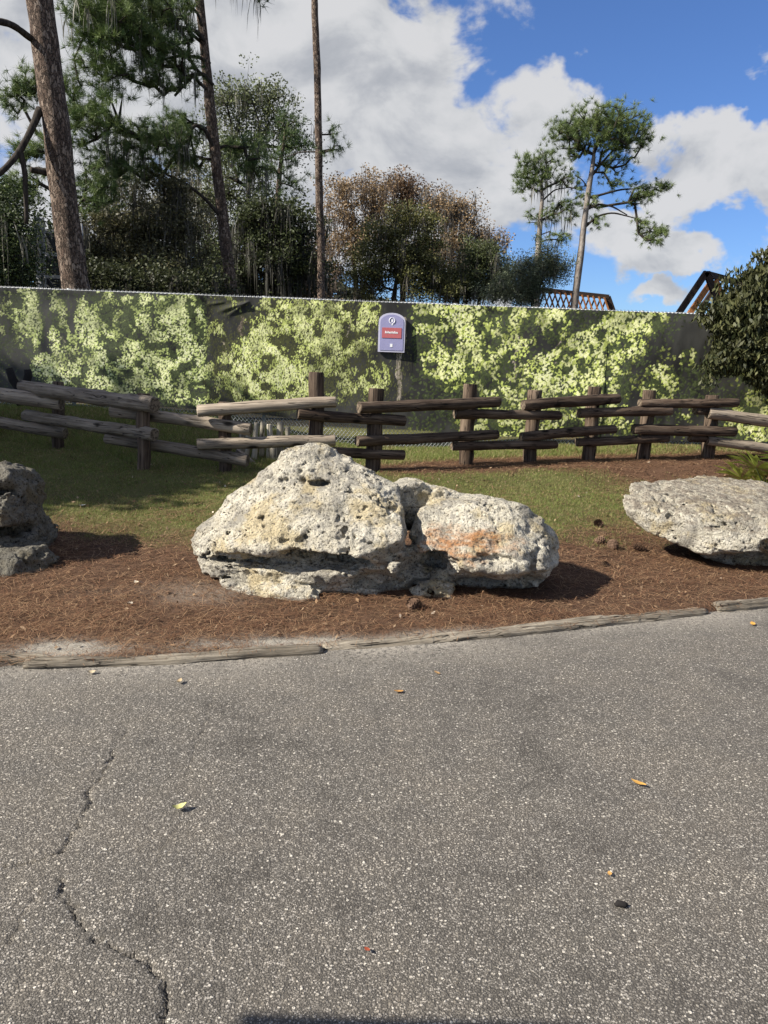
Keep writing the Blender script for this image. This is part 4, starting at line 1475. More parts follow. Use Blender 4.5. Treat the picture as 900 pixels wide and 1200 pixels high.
def hangmoss(tr, O, pts, rg, cols=((.10, .095, .075), (.21, .20, .16)), ln=(.4, 1.5), w=.034):
    """beards of Spanish moss: bundles of thin strips that hang and taper"""
    k, per = len(pts), 8
    base = np.repeat(pts, per, 0) + rg.normal(0, .09, (k * per, 3))
    L = np.repeat(rg.uniform(*ln, (k, 1)), per, 0) * rg.uniform(.5, 1.1, (k * per, 1))
    sway = rg.normal(0, .06, (k * per, 3)) * np.array([1, 1, 0])
    side = unit(rg.normal(0, 1, (k * per, 3)) * np.array([1, 1, 0])) * w / 2 * rg.uniform(.5, 1.3, (k * per, 1))
    down = np.array([0, 0, -1.0])
    mid = base + down * L * .5 + sway
    end = base + down * L + sway * 1.4
    V = np.stack([base - side * .6, base + side * .6, mid + side, mid - side, end], 1).reshape(-1, 3) - O
    i = (np.arange(k * per) * 5)[:, None]
    c = np.repeat(colvar(k * per, *cols, rg), 5, 0)
    o = mk('hanging_moss', V, [i + np.array([[0, 1, 2, 3]]), i + np.array([[3, 2, 4]])], MAT['leaf'], tr, False, c)
    o['kind'] = 'stuff'
    return o


TONE = 1.55


def oak(name, label, basepx, y, r0, blobs, n_leaf=60, size=.11, cols=((.022, .034, .012), (.075, .09, .03)), seed=0, moss=0, forks=None, spread=.42, group=None, r_tip=.014, mosscol=None, cat='tree', bark='bark_dark', mat_='leaf', aspect=.6, mossln=(.4, 1.5), hang=0.0, topz=None, world=None):
    """broad tree: trunk, limbs grown into blobs, leaf clumps at the twig ends"""
    rg = np.random.default_rng(seed)
    base = np.array(world if world is not None else at(*basepx, y))
    base[2] = float(gz(base[0], base[1])[0]) - .2
    tr = thing(name, label, cat, tuple(base), group)
    bl = [(np.array(c), r_, n) for c, r_, n in blobs]
    cen = np.mean([b[0] for b in bl], axis=0)
    zt = topz if topz is not None else max(b[0][2] for b in bl) * .75
    tz = np.linspace(0, 1, 9)
    T = np.stack([base[0] + (cen[0] - base[0]) * tz ** 1.6 + .12 * np.sin(tz * 5 + seed), base[1] + (cen[1] - base[1]) * tz ** 1.6 + .1 * np.cos(tz * 4 + seed) - .1, base[2] + (zt - base[2]) * tz], 1)
    V, Q, caps = tube(T - base, r0 * (1.2 - .95 * tz ** .8), 9, .18, seed)
    mk('trunk', V, [Q, np.concatenate(caps)], MAT[bark], tr, True)
    pts = sample_blobs(bl, rg, .35)
    P0, P1, R0, R1, tips, nodes = grow(np.c_[T, tz], pts, rg, .25, 0.0, r_tip, r0 * .55, .5, .7)
    V, F = frusta(P0 - base, P1 - base, R0, R1)
    mk('branches', V, F, MAT[bark], tr, True)['kind'] = 'stuff'
    sub = (tips[:, None, :] + rg.normal(0, spread * 1.0, (len(tips), 4, 3)) * np.array([1, 1, .7])).reshape(-1, 3)
    V, F = frusta(np.repeat(tips, 4, 0) - base, sub - base, np.full(len(sub), r_tip * .7), np.full(len(sub), r_tip * .25), 3)
    mk('twigs', V, F, MAT[bark], tr, True)['kind'] = 'stuff'
    tips = np.concatenate([tips, sub])
    spread *= .62
    n_leaf = n_leaf / 4.6
    k = len(tips)
    n_leaf = int(n_leaf * (3.9 if cat == 'tree' else 1.9))
    cl = rg.normal(0, 1, (k, n_leaf, 3))
    cl *= np.minimum(1, 1.7 / np.linalg.norm(cl, axis=2, keepdims=True)) * spread * np.array([1, 1, .66])
    if cat == 'tree':
        size *= .95
    pos = (tips[:, None, :] + cl).reshape(-1, 3)
    tone = np.repeat(rg.uniform(.65, 1.35, (k, 1)), n_leaf, 0) * TONE
    c = colvar(len(pos), *cols, rg) * tone
    V, F, c = leafquads(pos - base, size, rg, c, .5, aspect, hang)
    mk('crown', V, F, MAT[mat_], tr, False, c)
    if moss:
        src = np.concatenate([tips, nodes])
        hangmoss(tr, base, src[rg.integers(0, len(src), moss)], rg, mosscol or ((.10, .095, .075), (.21, .20, .16)), mossln)
    return tr


B = pxblob
# -- the near leaning pine with its dark limbs
pine('pine_tree', 'thick leaning pine trunk with flaking bark beside the steel tower', [(90, 345), (84, 300), (77, 250), (70, 190), (63, 130), (55, 70), (46, 0), (40, -60), (34, -140)], 14.6,
     [.262, .25, .243, .238, .236, .228, .218, .2, .18], [(-30, -160, 0, 60, 40, 30), (60, -190, .5, 80, 40, 30)],
     limbs=[([(48, 52, 0), (32, 42, -.2), (14, 28, -.5), (-20, 22, -1), (-60, 10, -1)], .066, .045),
            ([(47, 128, -.1), (38, 150, -.3), (22, 180, -.5), (0, 204, -.7), (-40, 225, -1)], .066, .042),
            ([(24, 176, -.45), (29, 200, -.5), (30, 225, -.5), (31, 262, -.55)], .055, .035), ([(60, 203, 0), (45, 200, -.1), (36, 199, -.2)], .07, .05)], seed=11, tuft=24, nl=.24, start=.9, seg=18)
# -- pine with drooping needled boughs
pine('pine_tree', 'tall grey pine with drooping dark boughs and moss behind the folded part of the screen', [(272, 350), (268, 320), (262, 270), (257, 220), (250, 160), (244, 100), (238, 40), (233, 0), (228, -60), (222, -150)], 27.0,
     [.225, .21, .20, .19, .18, .165, .15, .14, .12, .09],
     [(120, 15, -3, 45, 35, 34), (160, 30, -2, 45, 40, 42), (180, 70, -2, 38, 35, 40), (110, 60, -3, 30, 25, 24), (130, 95, -3, 25, 22, 16), (205, 20, -1, 28, 30, 26), (215, 80, -1, 20, 25, 14), (150, 5, -2, 60, 25, 34),
      (110, 135, -3, 30, 22, 18), (150, 160, -2, 42, 22, 26), (195, 165, -1, 34, 20, 24), (215, 150, 0, 24, 16, 16), (130, 195, -2, 32, 20, 20), (170, 200, -1, 28, 15, 14), (215, 190, 0, 26, 12, 12), (285, 175, 1, 30, 14, 16), (300, 195, 1, 24, 10, 12), (100, 165, -3, 20, 16, 8), (120, 225, -2, 22, 14, 8),
      (290, -60, 0, 50, 40, 26), (190, -70, 0, 80, 40, 50)],
     limbs=[([(253, 180, 0), (240, 150, -.4), (228, 146, -.6), (215, 165, -.8)], .085, .04), ([(249, 100, 0), (238, 86, -.3), (226, 88, -.5), (205, 112, -1)], .08, .04), ([(242, 52, 0), (230, 36, -.4), (214, 32, -.8), (195, 30, -1.2)], .08, .04),
            ([(246, 75, 0), (232, 66, -.3), (205, 66, -.8), (190, 70, -1.2)], .065, .03), ([(262, 258, 0), (240, 232, -.3), (215, 213, -.6), (185, 200, -1)], .07, .03), ([(239, 40, 0), (232, 15, -.3), (220, 5, -.6)], .06, .03)],
     seed=21, tuft=30, nl=.30, nw=.014, per=3, start=.45, more=1.6, moss=120, sag=.05, cols=((.030, .052, .016), (.080, .105, .032)))
# -- thin bare pole of a pine
pine('pine_tree', 'very tall thin bare pine trunk with one small needled twig', [(377, 358), (376, 300), (374, 230), (373, 160), (371, 80), (369, 0), (366, -120)], 30.0, [.155, .15, .145, .14, .13, .115, .09],
     [(392, 155, 0, 9, 11, 9), (385, 178, 0, 9, 6, 6), (396, 172, 0, 8, 6, 6), (340, -170, 0, 50, 40, 20), (400, -190, 0, 50, 40, 20)], limbs=[([(374, 178, 0), (352, 178, 0), (335, 184, .3)], .03, .015)], seed=31, tuft=24, nl=.27, nw=.012, per=1, start=.3)
pine('pine_tree', 'dense small pine leaning on the moss hung oaks behind the bare trunk', [(318, 330), (322, 260), (328, 200), (335, 150)], 34.0, [.15, .12, .09, .05],
     [(340, 150, 0, 16, 20, 18), (325, 180, 0, 24, 16, 18), (345, 170, 0, 18, 14, 12), (305, 205, 0, 30, 14, 18), (345, 210, 0, 16, 18, 12), (330, 235, 0, 24, 18, 14)], seed=35, tuft=26, nl=.30, nw=.014, per=2, start=.2, cols=((.022, .042, .014), (.06, .085, .028)))
# -- the two pines over the bridge truss
pine('pine_tree', 'flat-topped pine with long bare side limbs rising over the lattice truss', [(672, 366), (675, 340), (680, 300), (686, 255), (691, 215), (695, 190), (697, 170)], 34.0, [.165, .155, .145, .125, .105, .085, .055],
     [(700, 148, 0, 44, 20, 70), (668, 158, 0, 22, 20, 30), (735, 165, 0, 26, 20, 34), (715, 140, 0, 34, 14, 36), (690, 172, 0, 30, 14, 22), (748, 155, 0, 16, 18, 16), (718, 195, 0, 18, 9, 12), (720, 215, 0, 10, 6, 6),
      (757, 225, 0, 18, 9, 14), (775, 218, 0, 9, 6, 6), (745, 235, 0, 12, 8, 7), (764, 275, 0, 16, 9, 14), (775, 268, 0, 8, 7, 5), (752, 262, 0, 9, 8, 5), (700, 252, 0, 8, 10, 6), (696, 235, 0, 6, 8, 4)],
     limbs=[([(689, 232, 0), (705, 228, 0), (728, 222, 0), (750, 221, 0)], .06, .025), ([(688, 245, 0), (702, 239, 0), (718, 242, 0), (735, 252, 0)], .055, .025), ([(687, 265, 0), (700, 253, 0), (718, 249, 0), (738, 254, 0), (752, 258, 0)], .05, .02), ([(694, 205, 0), (706, 190, 0), (722, 172, 0), (735, 160, 0)], .06, .025), ([(690, 222, 0), (682, 210, 0), (674, 206, 0)], .03, .015)],
     seed=41, tuft=30, nl=.25, nw=.013, more=1.7, per=2, start=.45, cols=((.045, .068, .020), (.10, .125, .04)), r_tip=.012, bark='bark_grey', group='pines over the truss')
pine('pine_tree', 'smaller ragged pine beside the flat-topped pine above the grey-green tree', [(629, 345), (630, 300), (633, 260), (636, 232), (634, 205)], 40.0, [.16, .15, .12, .10, .06],
     [(622, 190, 0, 18, 16, 22), (640, 188, 0, 16, 12, 14), (610, 205, 0, 10, 10, 9), (650, 205, 0, 22, 9, 14), (667, 213, 0, 12, 8, 8), (612, 222, 0, 10, 8, 7), (630, 212, 0, 16, 10, 12), (660, 240, 0, 14, 9, 10), (645, 252, 0, 14, 8, 8), (625, 255, 0, 10, 8, 6), (672, 250, 0, 6, 14, 6), (654, 278, 0, 16, 8, 10), (680, 225, 0, 10, 14, 7)],
     limbs=[([(636, 235, 0), (650, 222, 0), (665, 220, 0)], .05, .02), ([(634, 255, 0), (645, 248, 0), (660, 242, 0)], .04, .02)], seed=45, tuft=28, nl=.27, nw=.015, more=1.5, per=2, start=.3, cols=((.040, .062, .020), (.09, .115, .036)), moss=20, bark='bark_grey', group='pines over the truss')

# -- moss hung oaks in the middle distance
oak('oak_tree', 'dark moss hung oak between the two leaning pines', (150, 330), 26, .3, [B(135, 262, 26, 26, 16, 14), B(165, 285, 26, 30, 22, 18), B(205, 262, 26, 18, 20, 10), B(115, 300, 25, 30, 24, 16), B(180, 320, 25, 40, 26, 22), B(220, 310, 26, 24, 26, 14), B(205, 228, 26, 16, 14, 7)], 62, .11, ((.040, .038, .020), (.10, .095, .045)), 51, 330, mosscol=((.055, .05, .038), (.14, .13, .10)), spread=.36)
oak('oak_tree', 'grey-brown thinning oak high behind the drooping pine boughs', (190, 330), 33, .26, [B(150, 225, 33, 24, 16, 9), B(185, 250, 33, 26, 18, 11), B(120, 250, 33, 22, 18, 9), B(215, 215, 33, 18, 18, 8), B(235, 265, 33, 20, 20, 9)], 44, .12, ((.055, .052, .03), (.13, .125, .07)), 56, 160, spread=.45)
oak('oak_tree', 'tall open oak with airy grey crown right of the mossy pine trunk', (300, 330), 36, .32, [B(275, 125, 36, 30, 22, 18), B(315, 120, 36, 26, 18, 14), B(260, 165, 36, 22, 26, 12), B(310, 160, 36, 34, 20, 14), B(345, 160, 36, 16, 20, 8), B(285, 215, 36, 50, 22, 22), B(240, 235, 36, 30, 20, 12)], 42, .125, ((.045, .055, .024), (.115, .13, .06)), 52, 120, spread=.45)
oak('oak_tree', 'black shaded oak with long moss beards beside the bare pine trunk', (310, 335), 31, .35, [B(300, 265, 31, 34, 26, 20), B(325, 300, 31, 34, 30, 24), B(285, 310, 31, 30, 30, 20), B(345, 265, 31, 22, 28, 14), B(355, 320, 31, 24, 26, 16), B(240, 300, 32, 28, 30, 14)], 70, .12, ((.016, .022, .009), (.050, .06, .022)), 53, 420, mosscol=((.04, .038, .03), (.12, .115, .095)), mossln=(.6, 2.0))
oak('oak_tree', 'dark shrubby oak in front of the steel tower at the end of the screen', (10, 330), 19, .22, [B(4, 270, 19, 24, 30, 16), B(-25, 300, 19, 40, 30, 18), B(4, 318, 19, 22, 20, 14), B(12, 245, 20, 18, 16, 8), B(-40, 240, 20, 40, 40, 18)], 80, .085, ((.016, .026, .010), (.055, .072, .024)), 54, 30)
pine('pine_tree', 'sunlit green pine whose tufts peep out behind the leaning trunk', [(82, 345), (74, 250), (66, 170), (60, 110), (58, 85)], 24.0, [.12, .11, .09, .07, .04],
     [(28, 100, 0, 16, 12, 10), (20, 120, 0, 16, 14, 12), (40, 95, 0, 16, 12, 8), (85, 105, 0, 12, 14, 9), (90, 135, 0, 14, 14, 9), (30, 180, 0, 20, 12, 12), (48, 170, 0, 14, 12, 8), (30, 215, 0, 24, 14, 14), (10, 225, 0, 16, 14, 9), (30, 232, 0, 14, 10, 7), (115, 210, 0, 18, 16, 12), (105, 235, 0, 18, 14, 12), (100, 8, 0, 8, 8, 5)],
     seed=57, tuft=28, nl=.26, nw=.013, per=3, more=1.5, start=.1, cols=((.034, .056, .018), (.085, .11, .034)))
# -- winter cypress and oak group in the centre
CYP = ((.10, .068, .036), (.23, .16, .085))
oak('cypress_tree', 'rusty brown cypress with thin crown beside the bare pine trunk', (420, 340), 44, .3, [B(415, 225, 44, 32, 14, 16), B(400, 250, 44, 20, 16, 10), B(435, 250, 44, 24, 18, 12), B(420, 280, 44, 34, 16, 14), B(395, 300, 44, 24, 24, 10)], 46, .13, CYP, 61, 200, spread=.5, mosscol=((.09, .07, .055), (.20, .16, .13)), group='brown winter cypresses')
oak('cypress_tree', 'dark topped brown cypress rising over the centre of the grove', (470, 340), 46, .3, [B(465, 220, 46, 24, 12, 12), B(490, 235, 46, 22, 16, 12), B(460, 250, 46, 14, 20, 8), B(480, 275, 46, 30, 22, 12)], 46, .13, ((.055, .034, .018), (.14, .085, .046)), 62, 120, spread=.5, mosscol=((.07, .055, .045), (.17, .135, .11)), group='brown winter cypresses')
oak('cypress_tree', 'rounded brown cypress hung with moss at the far side of the grove', (535, 345), 44, .3, [B(525, 245, 44, 26, 14, 14), B(545, 270, 44, 28, 20, 14), B(515, 290, 44, 26, 24, 12), B(550, 305, 44, 22, 24, 10), B(570, 290, 44, 14, 24, 8)], 46, .13, CYP, 63, 320, spread=.5, mosscol=((.08, .07, .055), (.19, .17, .14)), mossln=(.6, 2.2), group='brown winter cypresses')
oak('oak_tree', 'olive green oak in front of the brown cypresses', (460, 345), 39, .3, [B(475, 265, 39, 34, 18, 20), B(450, 300, 39, 34, 24, 24), B(490, 305, 39, 34, 26, 24), B(425, 330, 39, 26, 18, 16), B(500, 335, 39, 40, 16, 18)], 70, .12, ((.045, .05, .016), (.12, .115, .04)), 64, 160, mosscol=((.10, .09, .07), (.2, .18, .15)))
oak('oak_tree', 'dark green oak with black inner shade next to the grey-green tree', (565, 345), 40, .3, [B(570, 300, 40, 18, 22, 16), B(560, 330, 40, 26, 20, 18), B(530, 335, 40, 30, 18, 16), B(585, 325, 40, 12, 16, 8)], 70, .12, ((.022, .03, .012), (.07, .08, .03)), 65, 150, mosscol=((.07, .065, .05), (.16, .15, .12)))
oak('oak_tree', 'soft grey-green oak touching the end of the lattice truss', (625, 350), 32, .25, [B(612, 325, 32, 30, 20, 32), B(636, 304, 32, 24, 12, 20), B(605, 340, 32, 30, 16, 22), B(650, 318, 32, 12, 9, 8), B(608, 345, 32, 26, 12, 16)], 80, .085, ((.045, .055, .030), (.105, .12, .07)), 66, 60, spread=.32, aspect=.4, mossln=(.3, .9))
oak('cypress_tree', 'pale bare cypress filling the gap behind the bare pine trunk', (370, 345), 48, .25, [B(365, 290, 48, 26, 26, 10), B(385, 325, 48, 26, 18, 10), B(355, 335, 48, 24, 14, 8)], 40, .13, ((.08, .055, .035), (.17, .12, .08)), 67, 180, spread=.5, mosscol=((.08, .07, .055), (.17, .15, .12)))
oak('oak_tree', 'low dark thicket oak behind the leaning pine trunk', (110, 345), 23, .25, [B(110, 335, 23, 30, 18, 16), B(150, 345, 23, 40, 14, 18), B(200, 345, 24, 40, 14, 18), B(240, 345, 25, 30, 16, 14)], 80, .11, ((.014, .018, .008), (.04, .045, .018)), 68, 150, mosscol=((.04, .036, .028), (.10, .09, .07)))
# -- far wood closing the gaps above the screen
rg = np.random.default_rng(404)
n = 70000
x_ = rg.uniform(-62, 13, n)
y_ = rg.uniform(62, 74, n)
ht = np.interp(x_, [-62, -35, -20, -8, 2, 8, 13], [15, 12, 9.0, 7.5, 6.6, 5.2, 3.5]) * (1 + .22 * fbm(P2(x_ * .35, y_ * .2), 3, 405))
z_ = ht * rg.uniform(0, 1, n) ** .7
pos = np.stack([x_, y_, z_], 1)
V, F, c = leafquads(pos, .62, rg, colvar(n, (.02, .026, .012), (.075, .08, .04), rg) * (.7 + .6 * sstep(fbm(pos * .5, 2, 406), -.4, .4))[:, None], .5, .6)
o = mk('far_wood', V, F, MAT['leaf'], None, False, c)
o['kind'] = 'stuff'
o['label'] = 'far off dark wood closing the gaps between the trunks above the screen'
o['category'] = 'wood'
# -- shade trees standing off to the side of the path, whose shadows fall on the lawn
oak('oak_tree', 'big shade oak on the lawn off to the side of the dark boulder', (0, 0), 6, .4, [((-12.2, 6.0, 6.4), (2.4, 1.6, 1.4), 60), ((-13.8, 5.2, 7.4), (2.2, 1.5, 1.3), 44), ((-11.0, 7.2, 5.6), (1.6, 1.0, 1.0), 30), ((-14.6, 7.2, 7.2), (2.2, 1.5, 1.2), 36), ((-10.3, 5.6, 5.6), (1.2, .5, .7), 14), ((-12.0, 7.6, 6.6), (2.6, 1.2, 1.2), 50), ((-9.8, 6.9, 4.6), (1.3, .7, .6), 22), ((-10.8, 8.6, 5.6), (2.0, .9, .9), 34)], 95, .17, ((.03, .045, .016), (.08, .10, .035)), 71, 0, world=(-13.0, 4.8, 0), group='shade oaks beside the lawn')

# -- roofed board added out of view to cast the shadow at the near edge
nbd = thing('shadow_board', 'added roofed board on two posts, out of view, casting a shadow on the asphalt path', 'added shadow caster', (-2.72, .385, 0))
for px_ in (-.36, .36):
    V, Q, caps = tube([(px_, 0, 0), (px_, 0, 1.2), (px_, 0, 2.36)], .045, 10, .05, 3)
    mk('post', V, [Q, np.concatenate(caps)], MAT['wood_brown'], nbd, True)
V, F = boxVF(-.42, .42, -.05, -.02, 1.45, 2.26)
mk('board', V, F, MAT['wood_stake'], nbd)
for sg in (-1, 1):
    V = np.array([(-.46, 0, 2.38), (.46, 0, 2.38), (.42, sg * .16, 2.29), (-.42, sg * .16, 2.29), (-.46, 0, 2.35), (.46, 0, 2.35), (.42, sg * .16, 2.26), (-.42, sg * .16, 2.26)]) + np.array([0, sg * .002, 0])
    mk('roof_board', V, np.array([[0, 1, 2, 3], [7, 6, 5, 4], [0, 4, 5, 1], [2, 6, 7, 3], [1, 5, 6, 2], [0, 3, 7, 4]]), MAT['wood_brown'], nbd)
# -- dark bush between fence and screen
oak('bush', 'dark bronze-leaved bush hanging over the screen above the last rails', (0, 0), 11, .10, [((5.80, 11.75, 2.95), (.50, .4, .30), 40), ((6.55, 11.7, 3.3), (.7, .5, .55), 66), ((5.40, 11.75, 2.45), (.46, .38, .42), 56), ((6.1, 11.7, 2.4), (.7, .45, .6), 80), ((5.42, 11.75, 1.98), (.42, .35, .34), 40), ((6.0, 11.7, 1.75), (.55, .35, .40), 46), ((7.2, 11.7, 2.6), (.9, .5, 1.0), 70), ((6.6, 11.6, 1.5), (.5, .35, .5), 22), ((5.3, 11.75, 2.75), (.3, .3, .2), 10), ((6.2, 11.7, 3.55), (.35, .3, .3), 14), ((5.2, 11.75, 1.75), (.25, .25, .25), 10)], 70, .105,
    ((.014, .019, .007), (.055, .056, .022)), 81, 0, spread=.14, r_tip=.006, cat='bush', mat_='glossy_leaf', aspect=.38, hang=1.8, world=(6.4, 11.9, 0), topz=2.6)
print('trees', round(time.time() - T0, 1))

# ------------------------------------------------------------------ steel tower, lattice truss, gable frame beyond the screen
def beam(name, p0, p1, w, d, material, parent):
    """rectangular bar from p0 to p1 (world), its own part"""
    m_, L = frame(p0, p1)
    V, F = boxVF(0, L, -d / 2, d / 2, -w / 2, w / 2)
    o = mk(name, V, F, material)
    o.matrix_world = m_
    o.parent = parent
    o.matrix_parent_inverse = parent.matrix_basis.inverted()
    return o


ty = 21.0
tw = thing('steel_tower', 'grey steel tower with rungs and dark panels behind the leaning pine', 'tower', tuple(at(70, 400, ty)))
k_ = ty / FPX
for px, w_ in ((46, .14), (52.5, .05), (97, .07)):
    a, b = at(px - 2.2, 255 if px < 60 else 262, ty), at(px + .6, 345, ty)
    beam('upright', (b[0] + (b[0] - a[0]) * 1.0, ty, .2), a, w_, w_, MAT['steel_grey'], tw)
for py in (271, 298, 324, 345):
    beam('rung', at(52, py, ty - .12), at(97, py + 1.5, ty - .12), .085, .06, MAT['steel_grey'], tw)
for i, (a, b) in enumerate(((273, 296), (300, 322), (326, 344))):
    p0, p1 = at(54, a, ty + .2), at(96, b, ty + .2)
    for k in range(6):
        z0 = p1[2] + (p0[2] - p1[2]) * k / 6
        V, F = boxVF(p0[0], p1[0], ty + .2, ty + .24, z0 + .01, z0 + (p0[2] - p1[2]) / 6)
        o = mk('panel', V - np.array(tw.location), F, MAT['panel_dark'], tw)
    beam('brace', at(54, a, ty + .1), at(68, b, ty + .1), .07, .05, MAT['panel_dark'], tw)

yb = 46.0
tr = thing('lattice_truss', 'dark wooden bridge truss with orange brown lattice behind the flat-topped pine', 'truss', tuple(at(675, 400, yb)))
tl, trr = (628, 339), (713, 348)
beam('top_chord', at(*tl, yb), at(*trr, yb), .24, .3, MAT['wood_beam'], tr)
beam('end_post', at(712, 348, yb), at(722, 376, yb), .26, .3, MAT['wood_beam'], tr)
beam('bottom_chord', at(tl[0], tl[1] + 38, yb), at(trr[0] + 8, trr[1] + 30, yb), .22, .3, MAT['wood_beam'], tr)
for i in range(12):
    t0 = i / 11.0
    xa = 636 + 72 * t0
    ya = 340.3 + 8.0 * t0
    beam('lattice_bar', at(xa, ya, yb - .22), at(xa + 9, ya + 26, yb - .22), .17, .06, MAT['wood_orange'], tr)
    beam('lattice_bar', at(xa + 3, ya, yb + .22), at(xa - 7, ya + 26, yb + .22), .15, .06, MAT['wood_orange' if i % 3 else 'wood_beam'], tr)

yb = 36.0
gf = thing('gable_frame', 'black gabled roof frame with an orange rafter rising beside the bronze bush', 'roof frame', tuple(at(820, 400, yb)))
beam('rafter', at(828, 319, yb), at(784, 384, yb), .26, .2, MAT['wood_beam'], gf)
beam('rafter', at(828, 319, yb), at(848, 372, yb), .26, .2, MAT['wood_beam'], gf)
beam('rafter', at(833, 331, yb + 1.2), at(797, 384, yb + 1.2), .24, .2, MAT['wood_orange'], gf)
beam('rafter', at(836, 340, yb + 2.4), at(808, 382, yb + 2.4), .22, .2, MAT['wood_beam'], gf)
beam('rafter', at(838, 328, yb + 1.2), at(858, 376, yb + 1.2), .24, .2, MAT['wood_orange'], gf)
beam('ridge_beam', at(827, 321, yb + .1), at(870, 332, yb + 5), .26, .22, MAT['wood_beam'], gf)

# ------------------------------------------------------------------ palmetto beside the flat boulder
pm = thing('palmetto', 'yellow-green fan palmetto behind the flat-topped boulder', 'plant', tuple(hit(890, 572)))
O = np.array(pm.location)
rg = np.random.default_rng(91)
for k, (px, py, s_) in enumerate(((868, 560, .42), (886, 548, .46), (903, 556, .48), (925, 540, .5), (890, 566, .40))):
    c = at(px, py, O[1] - .1 + .07 * k)
    A_ = Acc()
    nb_ = 17
    fd = unit(np.array([rg.uniform(-.9, .2), -.35, .55]))
    sd = unit(np.cross(fd, [0, 0, 1]))
    stem, Q, caps = tube([O + np.array([.1, .05, .0]), (O + c) / 2 + [0, 0, .06], c], [.012, .01, .008], 5)
    A_.add(stem - O, [Q], (.08, .10, .03))
    for i in range(nb_):
        th = math.radians(-115 + 230 * i / (nb_ - 1)) + rg.normal(0, .05)
        d = unit(fd * math.cos(th) + sd * math.sin(th) + np.array([0, 0, .12 + rg.normal(0, .08)]))
        L = s_ * rg.uniform(.8, 1.1) * (1 - .25 * abs(th) / 2)
        n_ = unit(np.cross(d, sd * math.cos(th) - fd * math.sin(th)))
        w_ = np.cross(d, n_) * .028
        mid = c + d * L * .55 + n_ * .004
        tip = c + d * L - np.array([0, 0, .05 * L / .3])
        V = np.array([c - w_ * .3, c + w_ * .3, mid + w_, mid - w_, tip]) - O
        cc = np.array((.36, .42, .08)) * rg.uniform(.7, 1.4) if i % 5 else np.array((.34, .27, .12))
        A_.add(V, [np.array([[0, 1, 2, 3]]), np.array([[3, 2, 4]])], cc)
    A_.build('frond', MAT['leaf'], pm)

# ------------------------------------------------------------------ pine cones
def cone_mesh(rg, L=.085, R=.032):
    A_ = Acc()
    for i in range(58):
        t = (i + .5) / 58
        z = -L / 2 + t * L
        r_ = R * math.sin(math.pi * (t * .88 + .08)) ** .7
        a = i * 2.39996
        d = np.array([math.cos(a), math.sin(a), .25])
        s_ = np.array([-math.sin(a), math.cos(a), 0]) * .012
        c = np.array([0, 0, z])
        inn = c + d * r_ * .35
        out = c + d * r_
        V = np.array([inn - s_ * .5, inn + s_ * .5, out + s_, out - s_, out + d * .008 + np.array([0, 0, .009])])
        A_.add(V, [np.array([[0, 1, 2, 3]]), np.array([[3, 2, 4]])])
    V, Q, caps = tube([(0, 0, -L / 2), (0, 0, 0), (0, 0, L / 2)], [.006, .014, .004], 6)
    A_.add(V, [Q] + [np.concatenate(caps)])
    return A_


CONES = [(700, 617, 'pine cone on the thin grass between the pale and the flat boulder'), (702, 637, 'pine cone lying beside a second one near the flat boulder'), (718, 644, 'largest pine cone of the pair near the flat boulder'),
         (750, 647, 'open dark pine cone under the tip of the flat boulder'), (486, 714, 'dark pine cone at the foot of the pale boulder'), (708, 664, 'small broken pine cone on the straw past the boulder shadow')]
for i, (px, py, lab) in enumerate(CONES):
    p = hit(px, py)
    s_ = (1.0, .95, 1.2, 1.1, 1.15, .6)[i]
    o = cone_mesh(rng, .095 * s_, .037 * s_).build('pine_cone', MAT['cone_brown'])
    o.location = (p[0], p[1], p[2] + .03 * s_)
    o.rotation_euler = (math.radians(80), 0, i * 1.3 + .4)
    tag(o, lab, 'pine cone', 'pine cones on the bed')


# ------------------------------------------------------------------ fallen leaves on the path
def leaf_mesh(L, W, curl, name, c, rg):
    n = 7
    V, F = [], []
    for i in range(n):
        t = i / (n - 1)
        w_ = W / 2 * math.sin(math.pi * min(1, t * .93 + .04)) ** .8
        for j in (-1, 0, 1):
            V.append((L * (t - .5), j * w_, curl * L * ((t - .5) ** 2 * 1.6 + abs(j) * .22 * math.sin(math.pi * t)) + .002))
    for i in range(n - 1):
        for j in range(2):
            a = i * 3 + j
            F.append((a, a + 1, a + 4, a + 3))
    V = np.array(V)
    V += rg.normal(0, L * .012, V.shape)
    return mk(name, V, np.array(F), MAT['litter'], None, True, np.array(c) * rg.uniform(.8, 1.2, (len(V), 1)))


LEAVES = [(211, 951, .050, .030, .9, (.42, .40, .17), 'curled yellow-green fallen leaf between the cracks of the path'), (748, 921, .062, .022, .25, (.48, .27, .07), 'long orange fallen leaf lying flat on the open asphalt'),
          (714, 1028, .026, .014, .3, (.50, .28, .09), 'small orange leaf scrap near the dark tar spot'), (467, 813, .050, .030, .3, (.42, .22, .07), 'broad tan orange leaf on the path in front of the pale boulder'),
          (512, 791, .040, .022, .3, (.36, .22, .10), 'faded brown leaf near the joint of the timbers'), (210, 802, .042, .026, .8, (.38, .29, .18), 'curled tan leaf on the asphalt below the sandy patch'),
          (107, 791, .044, .028, .7, (.44, .36, .24), 'pale curled leaf against the edging timber at the sand'), (430, 1117, .020, .012, .3, (.26, .06, .03), 'tiny dark red leaf on the open asphalt'),
          (882, 733, .060, .030, .2, (.50, .26, .06), 'orange leaf beside the dark cracked timber'), (97, 594, .06, .035, .4, (.70, .68, .62), 'white scrap lying on the lawn by the dark boulder'),
          (160, 685, .045, .03, .6, (.50, .43, .33), 'pale dry leaf on the straw by the dark boulder'), (152, 710, .05, .034, .6, (.52, .47, .38), 'cream coloured leaf on the straw above the sandy patch')]
